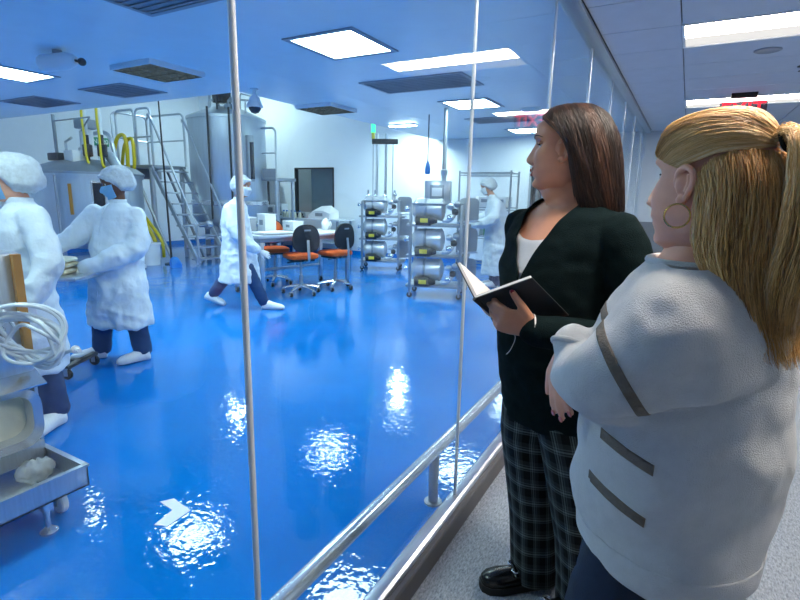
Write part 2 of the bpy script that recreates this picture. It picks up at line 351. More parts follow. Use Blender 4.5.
def text_mesh(body, size, m, parent, loc, rot, extrude=0.001, name='lettering', offset=0.0):
    cu_ = bpy.data.curves.new(name, 'FONT'); cu_.body = body; cu_.size = size; cu_.align_x = 'CENTER'; cu_.align_y = 'CENTER'; cu_.extrude = extrude; cu_.offset = offset
    to = bpy.data.objects.new(name, cu_); COL.objects.link(to); bpy.context.view_layer.update()
    me = bpy.data.meshes.new_from_object(to.evaluated_get(bpy.context.evaluated_depsgraph_get())); bpy.data.objects.remove(to); bpy.data.curves.remove(cu_)
    me.materials.clear(); me.materials.append(MATS[m]); o = bpy.data.objects.new(name, me); COL.objects.link(o); o.parent = parent; o.location = loc; o.rotation_euler = rot
    return o
text_mesh('EXIT', 0.215, 'exit_red', ex, (0, -0.0085, -0.185), (PI / 2, 0, 0), offset=0.002)

# clean room ceiling lights, grilles, high-bay lamps
def panel(x, y, label, sx=0.6, sy=0.62):
    t_ = root('ceiling_panel_light', (x, y, HC)); tag(t_, label, 'light', 'clean room panel lights')
    f = MB(); w = 0.05
    f.box(-sx / 2 - w, sx / 2 + w, -sy / 2 - w, -sy / 2, -0.012, 0, 0.003); f.box(-sx / 2 - w, sx / 2 + w, sy / 2, sy / 2 + w, -0.012, 0, 0.003); f.box(-sx / 2 - w, -sx / 2, -sy / 2, sy / 2, -0.012, 0, 0.003); f.box(sx / 2, sx / 2 + w, -sy / 2, sy / 2, -0.012, 0, 0.003)
    f.build('frame', 'plastic_grey', t_, smooth=False)
    MB().box(-sx / 2, sx / 2, -sy / 2, sy / 2, -0.006, -0.001).build('diffuser', 'lamp_clean', t_, smooth=False)
panel(-1.88, 3.77, 'square ceiling panel light nearest the glass, upper middle of the view')
panel(-1.9, 6.8, 'square ceiling panel light straight above the right equipment rack')
panel(-1.95, 9.8, 'farthest square ceiling panel light, before the back wall')
panel(-1.9, 0.7, 'square ceiling panel light above the near floor, out of the top of view')
panel(-5.85, 3.05, 'square ceiling panel light at the far left of the view')
panel(-5.7, 0.2, 'square ceiling panel light near the hidden near-left corner')
panel(-9.5, 2.6, 'square ceiling panel light beyond the left edge')
st = root('strip_light', (-3.78, 8.25, HC)); tag(st, 'short white strip light on the ceiling edge above the left rack', 'light')
MB().box(-0.26, 0.26, -0.07, 0.07, -0.02, 0, 0.004).build('housing', 'paint_white', st); MB().box(-0.25, 0.25, -0.06, 0.06, -0.03, -0.02).build('diffuser', 'lamp_clean', st, smooth=False)
def grille(x, y, sx, sy, label):
    t_ = root('ceiling_grille', (x, y, HC)); tag(t_, label, 'vent', 'clean room ceiling grilles')
    f = MB(); w = 0.04
    f.box(-sx / 2, sx / 2, -sy / 2, -sy / 2 + w, -0.012, 0); f.box(-sx / 2, sx / 2, sy / 2 - w, sy / 2, -0.012, 0); f.box(-sx / 2, -sx / 2 + w, -sy / 2 + w, sy / 2 - w, -0.012, 0); f.box(sx / 2 - w, sx / 2, -sy / 2 + w, sy / 2 - w, -0.012, 0)
    f.build('frame', 'plastic_grey', t_, smooth=False)
    MB().box(-sx / 2 + w, sx / 2 - w, -sy / 2 + w, sy / 2 - w, -0.002, 0.0).build('backing', 'louvre', t_, smooth=False)
    n = 8; first = None
    for i in range(n):
        yy = -sy / 2 + w + (sy - 2 * w) * (i + 0.5) / n
        if first is None: o = MB().box(-sx / 2 + w, sx / 2 - w, -0.003, 0.02, -0.01, -0.004).build('slat', 'louvre', t_, smooth=False); first = o
        else: o = bpy.data.objects.new('slat', first.data); COL.objects.link(o); o.parent = t_
        o.location = (0, yy, 0)
grille(-1.95, 5.38, 1.25, 0.66, 'grey louvred ceiling grille between the first two panel lights')
grille(-2.2, 2.28, 1.0, 0.6, 'dark louvred ceiling grille at the very top of the view')
grille(-5.6, 4.2, 0.9, 0.62, 'grey ceiling grille above the masked worker with a tray')
grille(-7.6, 4.2, 1.0, 0.62, 'grey ceiling grille at the left, above the left tank')
grille(-2.0, 8.3, 1.0, 0.6, 'far grey ceiling grille before the last panel light')
def high_lamp(x, y, z, label, R_=0.24):
    t_ = root('high_bay_lamp', (x, y, z)); tag(t_, label, 'light', 'high bay lamps')
    MB().lathe([(0.05, 0.22), (0.09, 0.2), (R_ * 0.8, 0.06), (R_ + 0.02, 0.0), (R_ + 0.02, -0.01), (R_, -0.01), (R_, 0.004), (0, 0.004)], n=28).build('shade', 'paint_white', t_)
    MB().lathe([(0, -0.004), (R_ - 0.01, -0.004), (R_ - 0.01, 0.002), (0, 0.002)], n=28).build('diffuser', 'lamp_high', t_)
    MB().cyl((0, 0, 0.22), (0, 0, ZV - z), 0.012, n=8).build('rod', 'steel_dull', t_)
high_lamp(-6.33, 6.0, 4.6, 'unseen round high bay lamp kept to light the raised ceiling bay')  # hidden above the low ceiling, kept to light the raised bay
high_lamp(-4.6, 9.84, 3.0, 'farthest round high bay lamp by the back wall')
high_lamp(-9.4, 9.3, 4.5, 'round high bay lamp above the ladder platform')

def louvre_light(x, y, label, sx=0.62, sy=0.62, dep=0.05):
    t_ = root('louvre_light', (x, y, HC)); tag(t_, label, 'light', 'deep louvred ceiling lights')
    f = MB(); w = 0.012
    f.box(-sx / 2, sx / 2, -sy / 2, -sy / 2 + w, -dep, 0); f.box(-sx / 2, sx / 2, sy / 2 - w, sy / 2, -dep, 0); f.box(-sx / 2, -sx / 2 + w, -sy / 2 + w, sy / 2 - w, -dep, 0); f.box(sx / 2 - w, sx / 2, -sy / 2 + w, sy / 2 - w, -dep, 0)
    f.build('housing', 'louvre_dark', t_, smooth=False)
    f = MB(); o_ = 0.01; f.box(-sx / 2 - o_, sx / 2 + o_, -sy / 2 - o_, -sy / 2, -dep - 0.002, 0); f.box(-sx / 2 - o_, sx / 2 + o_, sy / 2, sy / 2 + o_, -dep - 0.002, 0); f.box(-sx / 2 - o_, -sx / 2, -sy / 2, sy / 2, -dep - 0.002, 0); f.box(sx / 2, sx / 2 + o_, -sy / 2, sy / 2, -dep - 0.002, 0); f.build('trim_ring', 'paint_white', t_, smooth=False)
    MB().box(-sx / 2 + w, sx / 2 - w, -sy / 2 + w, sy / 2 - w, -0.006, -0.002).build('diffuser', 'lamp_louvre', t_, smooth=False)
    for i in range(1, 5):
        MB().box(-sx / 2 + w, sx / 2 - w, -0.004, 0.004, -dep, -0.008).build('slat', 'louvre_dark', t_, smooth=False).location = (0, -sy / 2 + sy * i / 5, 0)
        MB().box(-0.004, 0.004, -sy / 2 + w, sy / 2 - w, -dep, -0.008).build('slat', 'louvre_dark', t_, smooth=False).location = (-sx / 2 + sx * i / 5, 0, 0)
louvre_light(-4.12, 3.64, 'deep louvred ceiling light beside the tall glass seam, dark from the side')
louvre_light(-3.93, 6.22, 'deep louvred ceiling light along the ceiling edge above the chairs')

# ---------------------------------------------------------------- clean room equipment
mat('steel_tank', (196, 206, 214), 0.34, 0.65, var=0.05, stretch=(3, 3, 0.3), vscale=8)
def part(name, mb, m, parent, label=None, **k):
    o = mb.build(name, m, parent, **k)
    if label: o['label'] = label
    return o
def caster(parent, x, y, r=0.04, m='rubber', zt=None):
    c = MB(); c.lathe([(r * 0.35, -0.016), (r * 0.9, -0.016), (r, -0.01), (r, 0.01), (r * 0.9, 0.016), (r * 0.35, 0.016)], (x, y, r), 16, 'y'); w_ = c.build('caster', m, parent)
    b = MB(); b.box(x - 0.016, x + 0.016, y - 0.026, y - 0.02, r * 0.8, r * 2.2); b.box(x - 0.016, x + 0.016, y + 0.02, y + 0.026, r * 0.8, r * 2.2); b.box(x - 0.02, x + 0.02, y - 0.026, y + 0.026, r * 2.2, r * 2.4)
    if zt: b.cyl((x, y, r * 2.4), (x, y, zt), 0.012, n=8)
    f_ = b.build('fork', 'steel_dull', w_, smooth=False)
    return w_

mat('steel_pale', (222, 228, 232), 0.22, 0.35, var=0.05)
mat('film', (226, 228, 222), 0.18, alpha=0.42, bump=0.4, bscale=30)
# floor chevron
ch = MB(); ch.prism([(-1.27, 1.377), (-1.235, 1.43), (-1.085, 1.407), (-1.075, 1.275), (-1.135, 1.25), (-1.16, 1.365)], 0.0005, 0.0025)
tag(ch.build('floor_arrow', 'arrow_tape', smooth=False), 'white chevron arrow taped on the blue floor', 'floor marking')

# single-use tank cart in the left foreground
tc_ = root('tank_cart', (0, 0, 0)); tag(tc_, 'stainless steel tank cart with drip tray and window, left foreground', 'cart')
b = MB(); bx0, bx1, by0, by1 = -2.5, -1.78, 0.2, 1.15
b.box(bx0, bx1 - 0.012, by0, by1, 0.62, 1.22, 0.02)
b.box(bx0, bx1 - 0.1, by0, by1, 0.28, 0.62, 0.01); b.box(bx0, bx1 - 0.012, by0, by1 + 0.0, 0.20, 0.30, 0.01)
part('body', b, 'steel', tc_)
b = MB()   # front face with rounded window opening
def rrect(y0, y1, z0, z1, r, n=5):
    out = []
    for (cy, cz, a) in ((y1 - r, z1 - r, 0), (y0 + r, z1 - r, PI / 2), (y0 + r, z0 + r, PI), (y1 - r, z0 + r, 1.5 * PI)):
        for i in range(n + 1): t_ = a + i / n * PI / 2; out.append((cy + r * math.cos(t_), cz + r * math.sin(t_)))
    return out
inn = rrect(0.62, 1.10, 0.34, 0.56, 0.07); out = rrect(0.585, 1.135, 0.305, 0.595, 0.09)
b.loft([[(bx1 - 0.06, y, z) for y, z in inn], [(bx1 + 0.02, y, z) for y, z in inn], [(bx1 + 0.035, y, z) for y, z in out], [(bx1 - 0.02, y, z) for y, z in out]], cap=False)
part('window_rim', b, 'steel_bright', tc_)
b = MB(); b.box(bx1 - 0.1, bx1 - 0.06, 0.55, 1.14, 0.31, 0.6); part('bag_window', b, 'clear_bag', tc_, 'cloudy plastic bag seen in the window', smooth=False)
b = MB(); b.box(bx1 - 0.1, bx1 - 0.02, 0.2, 0.585, 0.3, 0.62); b.box(bx1 - 0.1, bx1 - 0.02, 1.135, 1.15, 0.3, 0.62); b.box(bx1 - 0.1, bx1 - 0.02, 0.585, 1.135, 0.595, 0.62); part('window_surround', b, 'steel', tc_, smooth=False)
b = MB(); b.loft([[(x, y, z) for x, z in ((bx1 - 0.02, 0.615), (bx1 + 0.07, 0.60), (bx1 + 0.075, 0.608), (bx1 - 0.02, 0.66))] for y in (0.2, 1.15)]); part('drip_lip', b, 'steel_bright', tc_, smooth=False)
b = MB(); b.box(bx1 - 0.012, bx1 - 0.002, 0.93, 0.96, 0.74, 1.2); b.box(bx1 - 0.012, bx1 + 0.008, 0.2, 0.93, 0.68, 1.2, 0.004); part('door', b, 'steel', tc_)
b = MB(); b.box(bx1 - 0.012, bx1 + 0.012, 1.105, 1.14, 0.72, 1.21); part('seal_strip', b, 'amber', tc_, 'amber brown seal strip', smooth=False)
b = MB(); b.tube(smooth_path([(bx1, 0.97, 1.15), (bx1 + 0.06, 0.97, 1.15), (bx1 + 0.06, 0.97, 0.95), (bx1, 0.97, 0.93)], 5), 0.008, 8); part('door_handle', b, 'steel_bright', tc_)
b = MB(); b.lathe([(0.02, 0), (0.02, 0.03), (0.035, 0.03), (0.035, 0.05), (0.015, 0.055), (0.015, 0.09)], (bx1 - 0.02, 1.0, 0.88), 14, 'x'); part('port', b, 'steel_bright', tc_)
# tray
tx0, tx1, ty0, ty1, tz0, tz1 = -1.9, -1.46, 0.1, 1.16, 0.15, 0.25; k = 0.008
b = MB(); b.box(tx0, tx1, ty0, ty1, tz0, tz0 + k); b.box(tx1 - k, tx1, ty0, ty1, tz0, tz1); b.box(tx0, tx1, ty1 - k, ty1, tz0, tz1); b.box(tx0, tx1, ty0, ty0 + k, tz0, tz1)
b.box(tx1 - 0.018, tx1 + 0.006, ty0, ty1 + 0.006, tz1 - 0.004, tz1 + 0.006); b.box(tx0, tx1, ty1 - 0.018, ty1 + 0.006, tz1 - 0.004, tz1 + 0.006)
part('drip_tray', b, 'steel', tc_, smooth=False)
for y in (0.985, 0.3):
    b = MB(); b.cyl((-1.49, y, 0.012), (-1.49, y, 0.15), 0.011, n=10); b.lathe([(0.0, 0), (0.036, 0), (0.036, 0.008), (0.014, 0.026), (0.0, 0.026)], (-1.49, y, 0), 16); b.box(-1.515, -1.468, y - 0.02, y + 0.02, 0.11, 0.2); part('foot', b, 'steel_bright', tc_)
caster(tc_, -1.60, 1.09, 0.055, 'plastic_white', 0.16); caster(tc_, -2.4, 1.0, 0.055, 'plastic_white', 0.2); caster(tc_, -2.4, 0.3, 0.055, 'plastic_white', 0.2); caster(tc_, -1.6, 0.3, 0.055, 'plastic_white', 0.16)
# things in the tray
b = MB(); pts = []
for i in range(25):
    ring_ = []
    for j in range(28):
        a = 2 * PI * j / 28; q = V((math.cos(a) * 1.7, math.sin(a) * 1.7, i * 0.22)); r_ = (0.012 + 0.06 * math.sin(PI * (i + 0.4) / 25) ** 0.7) * (1 + 0.3 * noise.noise(q) + 0.22 * noise.noise(q * 3))
        ring_.append((-1.70 + r_ * math.cos(a) * 0.85, 0.97 + 0.0068 * i, 0.206 + r_ * math.sin(a) * 0.75))
    pts.append(ring_)
b.loft(pts); tag(b.build('plastic_bag', 'film', angle=180), 'crumpled clear plastic bag lying in the drip tray', 'bag')
pm = root('pump_head', (-1.62, 0.70, 0.158)); tag(pm, 'black and white clamp fitting lying in the drip tray', 'fitting')
part('housing', MB().lathe([(0.03, -0.07), (0.065, -0.06), (0.068, 0.03), (0.05, 0.05), (0.05, 0.09)], (0, 0, 0.068), 18, 'y'), 'black', pm); part('cap', MB().lathe([(0.046, 0.08), (0.046, 0.13), (0.02, 0.14), (0, 0.14)], (0, 0, 0.068), 16, 'y'), 'plastic_white', pm)
# coil of tubing hung on the cart
hc = root('tubing_coil', (-1.62, 1.06, 0.86)); tag(hc, 'coil of translucent white tubing hanging over the cart corner', 'tubing')
rnd = random.Random(3)
for i in range(9):
    n = 40; cx, cz = rnd.uniform(-0.02, 0.03), rnd.uniform(-0.03, 0.03); ra, rb = rnd.uniform(0.12, 0.19), rnd.uniform(0.075, 0.13); tl = rnd.uniform(-0.8, -0.1); ph = rnd.uniform(0, 6)
    p = []
    for j in range(n):
        a = 2 * PI * j / n; x, z = ra * math.cos(a), rb * math.sin(a)
        p.append((cx + (x * math.cos(tl) - z * math.sin(tl)) * 0.75, (x * math.cos(tl) - z * math.sin(tl)) * 0.5 + 0.03 * math.sin(a * 2 + ph), cz + x * math.sin(tl) + z * math.cos(tl)))
    part('tube_loop', MB().tube(p, 0.0085, 8, closed=True), 'tubing', hc)
part('tube_end', MB().tube(smooth_path([(-0.1, 0, -0.05), (0.0, 0.05, -0.12), (0.12, 0.08, -0.07), (0.17, 0.1, -0.05)]), 0.008, 8), 'tubing', hc)
part('connector', MB().lathe([(0.012, 0), (0.018, 0.002), (0.018, 0.014), (0.01, 0.016), (0.01, 0.04)], (0.165, 0.1, -0.05), 12, 'x'), 'plastic_white', hc)
part('hang_tube', MB().tube(smooth_path([(-0.1, 0.0, 0.03), (-0.15, -0.05, 0.14), (-0.19, -0.2, 0.16), (-0.17, -0.32, 0.02), (-0.1, -0.3, -0.15)]), 0.0085, 8), 'tubing', hc)

# trolley with bags between the two workers
tr = root('utility_trolley', (-3.52, 2.18, 0), 0.5); tag(tr, 'small steel trolley between the two masked workers at left', 'trolley')
part('shelf', MB().box(-0.32, 0.24, -0.2, 0.2, 0.80, 0.83, 0.006), 'steel', tr); part('column', MB().cyl((-0.1, 0, 0.1), (-0.1, 0, 0.8), 0.022, n=12), 'steel', tr)
part('base', MB().box(-0.35, 0.1, -0.025, 0.025, 0.085, 0.115, 0.004).box(-0.3, -0.25, -0.2, 0.2, 0.085, 0.115, 0.004).box(0.05, 0.1, -0.2, 0.2, 0.085, 0.115, 0.004), 'plastic_dark', tr)
for x, y in ((0.075, -0.18), (0.075, 0.18), (-0.275, -0.18), (-0.275, 0.18)): caster(tr, x, y, 0.04)
Mt = Matrix.Translation((-3.52, 2.18, 0)) @ Matrix.Rotation(0.5, 4, 'Z')
for i, (x, y, z, sx, sy, sz, m, lb) in enumerate([(-0.08, 0.02, 0.83, 0.34, 0.26, 0.05, 'beige_bag', 'lower beige bag stacked on the small trolley'), (-0.06, 0.03, 0.88, 0.3, 0.24, 0.045, 'beige_bag', 'upper beige bag stacked on the small trolley'), (-0.05, 0.0, 0.925, 0.3, 0.22, 0.04, 'clear_bag', 'clear bag on top of the trolley stack')]):
    b = MB()
    rings = []
    for q, (s_, zz) in enumerate(((0.8, 0), (1.0, 0.2), (1.03, 0.5), (0.97, 0.8), (0.75, 1.0))):
        rings.append([tuple(Mt @ V((x + s_ * sx / 2 * (abs(math.cos(a)) ** 0.5) * (1 if math.cos(a) > 0 else -1), y + s_ * sy / 2 * (abs(math.sin(a)) ** 0.5) * (1 if math.sin(a) > 0 else -1), z + zz * sz * 0.94 + 0.003 + 0.002 * math.sin(5 * a + q)))) for a in [2 * PI * j / 24 for j in range(24)]])
    b.loft(rings); tag(b.build('bag', m), lb, 'bag', 'bags on the trolley')

# left bioreactor
lt = root('bioreactor_tank', (-9.55, 5.9, 0)); tag(lt, 'wide stainless bioreactor with sight glass behind the left workers', 'tank')
R_ = 0.95
part('vessel', MB().lathe([(0.25, 0.35), (0.7, 0.42), (R_, 0.6), (R_, 1.72), (R_ + 0.03, 1.72), (R_ + 0.03, 1.78), (R_, 1.78)], n=40), 'steel_tank', lt)
part('dome', MB().lathe([(R_ + 0.05, 1.78), (R_ + 0.05, 1.82), (R_ * 0.9, 1.92), (R_ * 0.55, 2.03), (0.2, 2.08), (0, 2.08)], n=40), 'steel_dull', lt)
for a in (0.3, 1.9, 3.5, 5.0): part('leg', MB().cyl((0.75 * math.cos(a), 0.75 * math.sin(a), 0), (0.75 * math.cos(a), 0.75 * math.sin(a), 0.6), 0.05, n=12), 'steel_dull', lt)
def on_vessel(a, r=R_): return V((r * math.cos(a), r * math.sin(a), 0))
def shell(a0, a1, z0, z1, r0, r1, rn=None):
    m = MB(); n = 8; ring = lambda r, z: [(r * math.cos(a0 + (a1 - a0) * i / n), r * math.sin(a0 + (a1 - a0) * i / n), z) for i in range(n + 1)]
    m.loft([ring(r0, z0) + ring(r1, z0)[::-1], ring(r0, z1) + ring(r1, z1)[::-1]]); return m
def face_ang(o, off=0.0): d = V((0.83, 0, 0)) - o.location; return math.atan2(d.y, d.x) + off
fa = face_ang(lt)
part('sight_glass', shell(fa + 0.05, fa + 0.24, 1.0, 1.62, R_ - 0.02, R_ + 0.015), 'navy_screen', lt); part('sight_frame', shell(fa + 0.02, fa + 0.27, 0.96, 1.66, R_ - 0.03, R_ + 0.008), 'steel_bright', lt)
part('level_gauge', shell(fa - 0.35, fa - 0.3, 1.05, 1.6, R_, R_ + 0.03), 'amber', lt, 'amber level gauge strip')
part('gauge_pipe', MB().cyl(on_vessel(fa - 0.55, R_ + 0.05) + V((0, 0, 0.7)), on_vessel(fa - 0.55, R_ + 0.05) + V((0, 0, 1.75)), 0.02, n=8), 'steel_dull', lt)
part('side_pipe', MB().tube(smooth_path([on_vessel(fa + 0.55, R_ + 0.06) + V((0, 0, 0.5)), on_vessel(fa + 0.55, R_ + 0.06) + V((0, 0, 1.7)), on_vessel(fa + 0.6, R_ * 0.7) + V((0, 0, 2.15))], 5), 0.09, 12), 'steel_tank', lt)
part('control_box', MB().cbox((0.25, -0.35, 2.1), (0.3, 0.25, 0.22), 0.02), 'plastic_white', lt); part('valve_block', MB().cbox((-0.15, -0.45, 2.1), (0.35, 0.2, 0.14), 0.02), 'plastic_dark', lt)
part('motor', MB().lathe([(0.16, 2.08), (0.16, 2.3), (0.12, 2.32), (0.12, 2.62), (0.08, 2.66), (0, 2.66)], (-0.1, 0.1, 0), 20), 'paint_white', lt)
part('gearbox', MB().cbox((-0.1, 0.1, 2.75), (0.3, 0.3, 0.18), 0.03), 'steel_dull', lt)
for i, (x, y) in enumerate(((0.42, -0.2), (0.72, -0.1))):
    part('filter_housing', MB().lathe([(0.03, 1.9), (0.03, 2.1), (0.085, 2.12), (0.085, 2.32), (0.04, 2.34), (0.04, 2.5)], (x, y, 0), 14), 'plastic_dark', lt)
    part('exhaust_pipe', MB().tube(smooth_path([(x, y, 2.5), (x, y, 2.75), (x - 0.02, y, 2.98)], 4), 0.035, 10), 'paint_white', lt)
    part('yellow_cable', MB().tube(smooth_path([(x + 0.06, y - 0.08, 2.98), (x + 0.05, y - 0.08, 2.75), (x + 0.07, y - 0.08, 2.5), (x + 0.12, y - 0.1, 2.1 - 0.1 * i), (x + 0.22, y - 0.1, 1.9)], 6), 0.022, 8), 'yellow', lt)
part('swing_arm', MB().tube([(-0.45, -0.3, 2.78), (1.1, -0.5, 2.74)], 0.014, 8).tube([(1.1, -0.5, 2.74), (0.1, -0.1, 2.6)], 0.014, 8).cyl((-0.45, -0.3, 2.05), (-0.45, -0.3, 2.9), 0.03, n=10), 'steel_dull', lt)
part('pipe_manifold', MB().tube(smooth_path([(-0.5, 0.3, 2.0), (-0.5, 0.3, 2.5), (-0.2, 0.3, 2.6), (0.3, 0.3, 2.55), (0.5, 0.3, 2.0)], 6), 0.04, 10).tube([(-0.3, -0.2, 2.0), (-0.3, -0.2, 2.4), (0.1, -0.3, 2.45)], 0.025, 8), 'steel', lt)
# green wall sign
sg = root('wall_sign', (XL + 0.02, 7.55, 2.66)); tag(sg, 'small green rectangular sign on the white wall behind the ladder', 'sign')
part('board', MB().box(-0.01, 0.01, -0.32, 0.32, -0.1, 0.1, 0.004), 'green_sign', sg); text_mesh('ZONE 20', 0.15, 'arrow_tape', sg, (0.011, 0, 0), (PI / 2, 0, PI / 2), 0.0005)

# yellow hose loop hanging by the ladder
yh = root('yellow_hose', (-9.9, 6.9, 0)); tag(yh, 'thick yellow hose looped beside the ladder platform', 'hose')
part('hose_body', MB().tube(smooth_path([(-0.35, 0, 1.95), (-0.33, 0, 2.3), (-0.18, 0, 2.6), (0.02, 0.02, 2.65), (0.1, 0.02, 2.4), (0.12, 0.0, 1.9), (0.25, -0.02, 1.4), (0.55, -0.03, 0.9), (0.8, 0, 0.5), (0.85, 0.02, 0.2), (0.6, 0.1, 0.05), (0.2, 0.1, 0.04)], 7), 0.04, 10), 'yellow', yh)
part('hose_body', MB().tube(smooth_path([(-0.28, 0.1, 1.9), (-0.1, 0.1, 2.45), (0.2, 0.08, 2.58), (0.28, 0.05, 2.2), (0.25, 0.04, 1.7), (0.4, 0.02, 1.1), (0.95, 0.05, 0.5), (0.95, 0.1, 0.1)], 7), 0.035, 10), 'yellow', yh)

# ladder platform
ld = root('ladder_platform', (0, 0, 0)); tag(ld, 'aluminium stepladder platform with guard rails beside the big tank', 'ladder')
X0, X1, Y0, Y1, ZP = -10.55, -9.25, 7.1, 7.95, 2.05
part('deck', MB().box(X0, X1, Y0, Y1, ZP - 0.06, ZP, 0.008), 'steel_dull', ld); part('deck_beam', MB().box(X0 - 0.1, X0 + 0.35, Y0 - 0.05, Y1 + 0.05, ZP - 0.28, ZP - 0.06, 0.01), 'plastic_grey', ld)
for x in (X0 + 0.1, X1 - 0.1):
    for y in (Y0 + 0.05, Y1 - 0.05): part('support_leg', MB().cyl((x, y, 0), (x, y, ZP - 0.06), 0.05, n=12), 'steel', ld)
part('pillar', MB().cyl((-10.3, 7.0, 0), (-10.3, 7.0, ZP), 0.1, n=16), 'steel', ld)
def guard(pts): return MB().tube(smooth_path(pts, 1), 0.022, 8)
def rail_u(p, q, h=1.15, r=0.12):
    p, q = V(p), V(q); d = (q - p).normalized(); up = V((0, 0, 1)); pts = [p, p + up * (h - r)]
    for i in range(1, 6): a = i / 5 * PI / 2; pts.append(p + up * (h - r) + d * r * (1 - math.cos(a)) + up * r * math.sin(a))
    for i in range(0, 6): a = i / 5 * PI / 2; pts.append(q - d * r + up * (h - r) + d * r * math.sin(a) + up * r * math.cos(a))
    pts += [q]; return MB().tube(pts, 0.024, 8).tube([p + up * h * 0.5, q + up * h * 0.5], 0.018, 8)
for p, q in (((X0, Y0, ZP), (X0, Y1, ZP)), ((X0 + 0.15, Y0, ZP), (X1 - 0.5, Y0, ZP)), ((X0, Y1, ZP), (X1, Y1, ZP)), ((X1 - 0.45, Y0, ZP), (X1 + 0.05, Y0, ZP))): part('guard_rail', rail_u(p, q), 'steel', ld)
XB = -8.0; NS = 9
for y in (Y0, Y1 - 0.08): part('stringer', MB().loft([[(X1, y - 0.02, ZP - 0.02), (X1, y + 0.02, ZP - 0.02), (X1, y + 0.02, ZP - 0.18), (X1, y - 0.02, ZP - 0.18)], [(XB, y - 0.02, 0.16), (XB, y + 0.02, 0.16), (XB, y + 0.02, 0.0), (XB, y - 0.02, 0.0)]]), 'steel', ld, smooth=False)
for i in range(NS):
    t_ = (i + 0.5) / NS; x = XB + (X1 - XB) * t_; z = ZP * t_
    part('tread', MB().box(x - 0.12, x + 0.1, Y0, Y1 - 0.08, z - 0.03, z, 0.004), 'alu', ld)
for y in (Y0 - 0.03, Y1 - 0.05):
    part('handrail', MB().tube(smooth_path([(X1 + 0.02, y, ZP + 0.95), (X1 + 0.15, y, ZP + 0.85), (XB - 0.02, y, 0.95), (XB + 0.06, y, 0.8), (XB + 0.08, y, 0.05)], 4), 0.024, 8), 'steel', ld)
    part('brace', MB().cyl((X1 - 0.6, y, ZP - 0.1), (X1 + 0.5, y, 0.0), 0.03, n=8), 'steel_dull', ld)
# whip pole
wp = root('cable_mast', (-8.5, 6.85, 0)); tag(wp, 'thin black cable mast rising in front of the ladder', 'pole')
part('pole', MB().cyl((0, 0, 0.0), (-0.05, 0, 3.35), 0.022, 0.014, n=8), 'black', wp); part('cross_arm', MB().tube([(-0.35, 0, 3.3), (-0.05, 0, 3.33), (0.25, 0, 3.27)], 0.012, 6), 'plastic_dark', wp); part('base_plate', MB().lathe([(0.14, 0), (0.14, 0.02), (0.03, 0.04), (0.03, 0.1)], n=18), 'plastic_dark', wp)

# big tank
bt = root('tall_tank', (-8.75, 8.75, 0)); tag(bt, 'tall polished steel tank with pipework on top, behind the ladder', 'tank')
R2 = 0.86
part('vessel', MB().lathe([(0.3, 0.55), (0.7, 0.7), (R2, 0.95), (R2, 3.1), (R2 + 0.03, 3.1), (R2 + 0.03, 3.16), (R2 - 0.05, 3.2), (0.4, 3.38), (0, 3.42)], n=48), 'steel_tank', bt)
part('jacket_band', MB().lathe([(R2 + 0.004, 1.2), (R2 + 0.025, 1.22), (R2 + 0.025, 1.3), (R2 + 0.004, 1.32)], n=48), 'steel_bright', bt)
for a in (0.2, 1.8, 3.4, 5.0): part('leg', MB().cyl((0.68 * math.cos(a), 0.68 * math.sin(a), 0), (0.68 * math.cos(a), 0.68 * math.sin(a), 0.95), 0.06, n=12), 'steel_dull', bt)
fb = face_ang(bt)
for off, m in ((-0.45, 'plastic_dark'), (0.05, 'plastic_dark')):
    q = V((R2 + 0.05) * V((math.cos(fb + off), math.sin(fb + off), 0))); part('riser_pipe', MB().cyl(q + V((0, 0, 0.9)), q + V((0, 0, 3.3)), 0.022, n=8), m, bt)
q = V((math.cos(fb + 0.55), math.sin(fb + 0.55), 0)) * (R2 + 0.02); part('sight_column', MB().cyl(q + V((0, 0, 1.75)), q + V((0, 0, 2.75)), 0.09, n=12), 'steel_dull', bt); part('sight_tube', MB().cyl(q * 1.08 + V((0, 0, 1.8)), q * 1.08 + V((0, 0, 2.6)), 0.05, n=10), 'navy_screen', bt)
rn2 = random.Random(5)
for i in range(9):
    a = fb + rn2.uniform(-1.2, 1.2); r0 = rn2.uniform(0.1, 0.7); p = V((r0 * math.cos(a), r0 * math.sin(a), 3.2)); h = rn2.uniform(0.2, 0.6); d = V((math.cos(a + 1.5), math.sin(a + 1.5), 0)) * rn2.uniform(0.15, 0.5)
    part('top_pipe', MB().tube(smooth_path([p, p + V((0, 0, h)), p + V((0, 0, h + 0.05)) + d * 0.3, p + d + V((0, 0, h + 0.04))], 4), rn2.uniform(0.015, 0.03), 8), rn2.choice(['steel', 'steel_dull', 'plastic_dark']), bt)
    if i % 3 == 0: part('top_valve', MB().cbox(p + V((0, 0, h * 0.6)), (0.14, 0.14, 0.12), 0.02), 'steel_dull', bt)
part('agitator_motor', MB().cbox((0.2, -0.3, 3.62), (0.3, 0.3, 0.34), 0.03), 'plastic_dark', bt)
part('bottom_manifold', MB().tube([V((math.cos(fb - 0.9), math.sin(fb - 0.9), 0)) * 0.9 + V((0, 0, 0.78)), V((math.cos(fb + 0.9), math.sin(fb + 0.9), 0)) * 0.9 + V((0, 0, 0.78))], 0.07, 12).tube([V((math.cos(fb - 0.6), math.sin(fb - 0.6), 0)) * 1.0 + V((0, 0, 0.5)), V((math.cos(fb + 0.8), math.sin(fb + 0.8), 0)) * 1.0 + V((0, 0, 0.5))], 0.05, 12), 'steel_bright', bt)
for o_ in (-0.5, -0.2, 0.1, 0.4): part('sample_valve', MB().sphere(V((math.cos(fb + o_), math.sin(fb + o_), 0)) * 0.98 + V((0, 0, 0.8)), 0.09, 12, 8), 'steel_bright', bt)
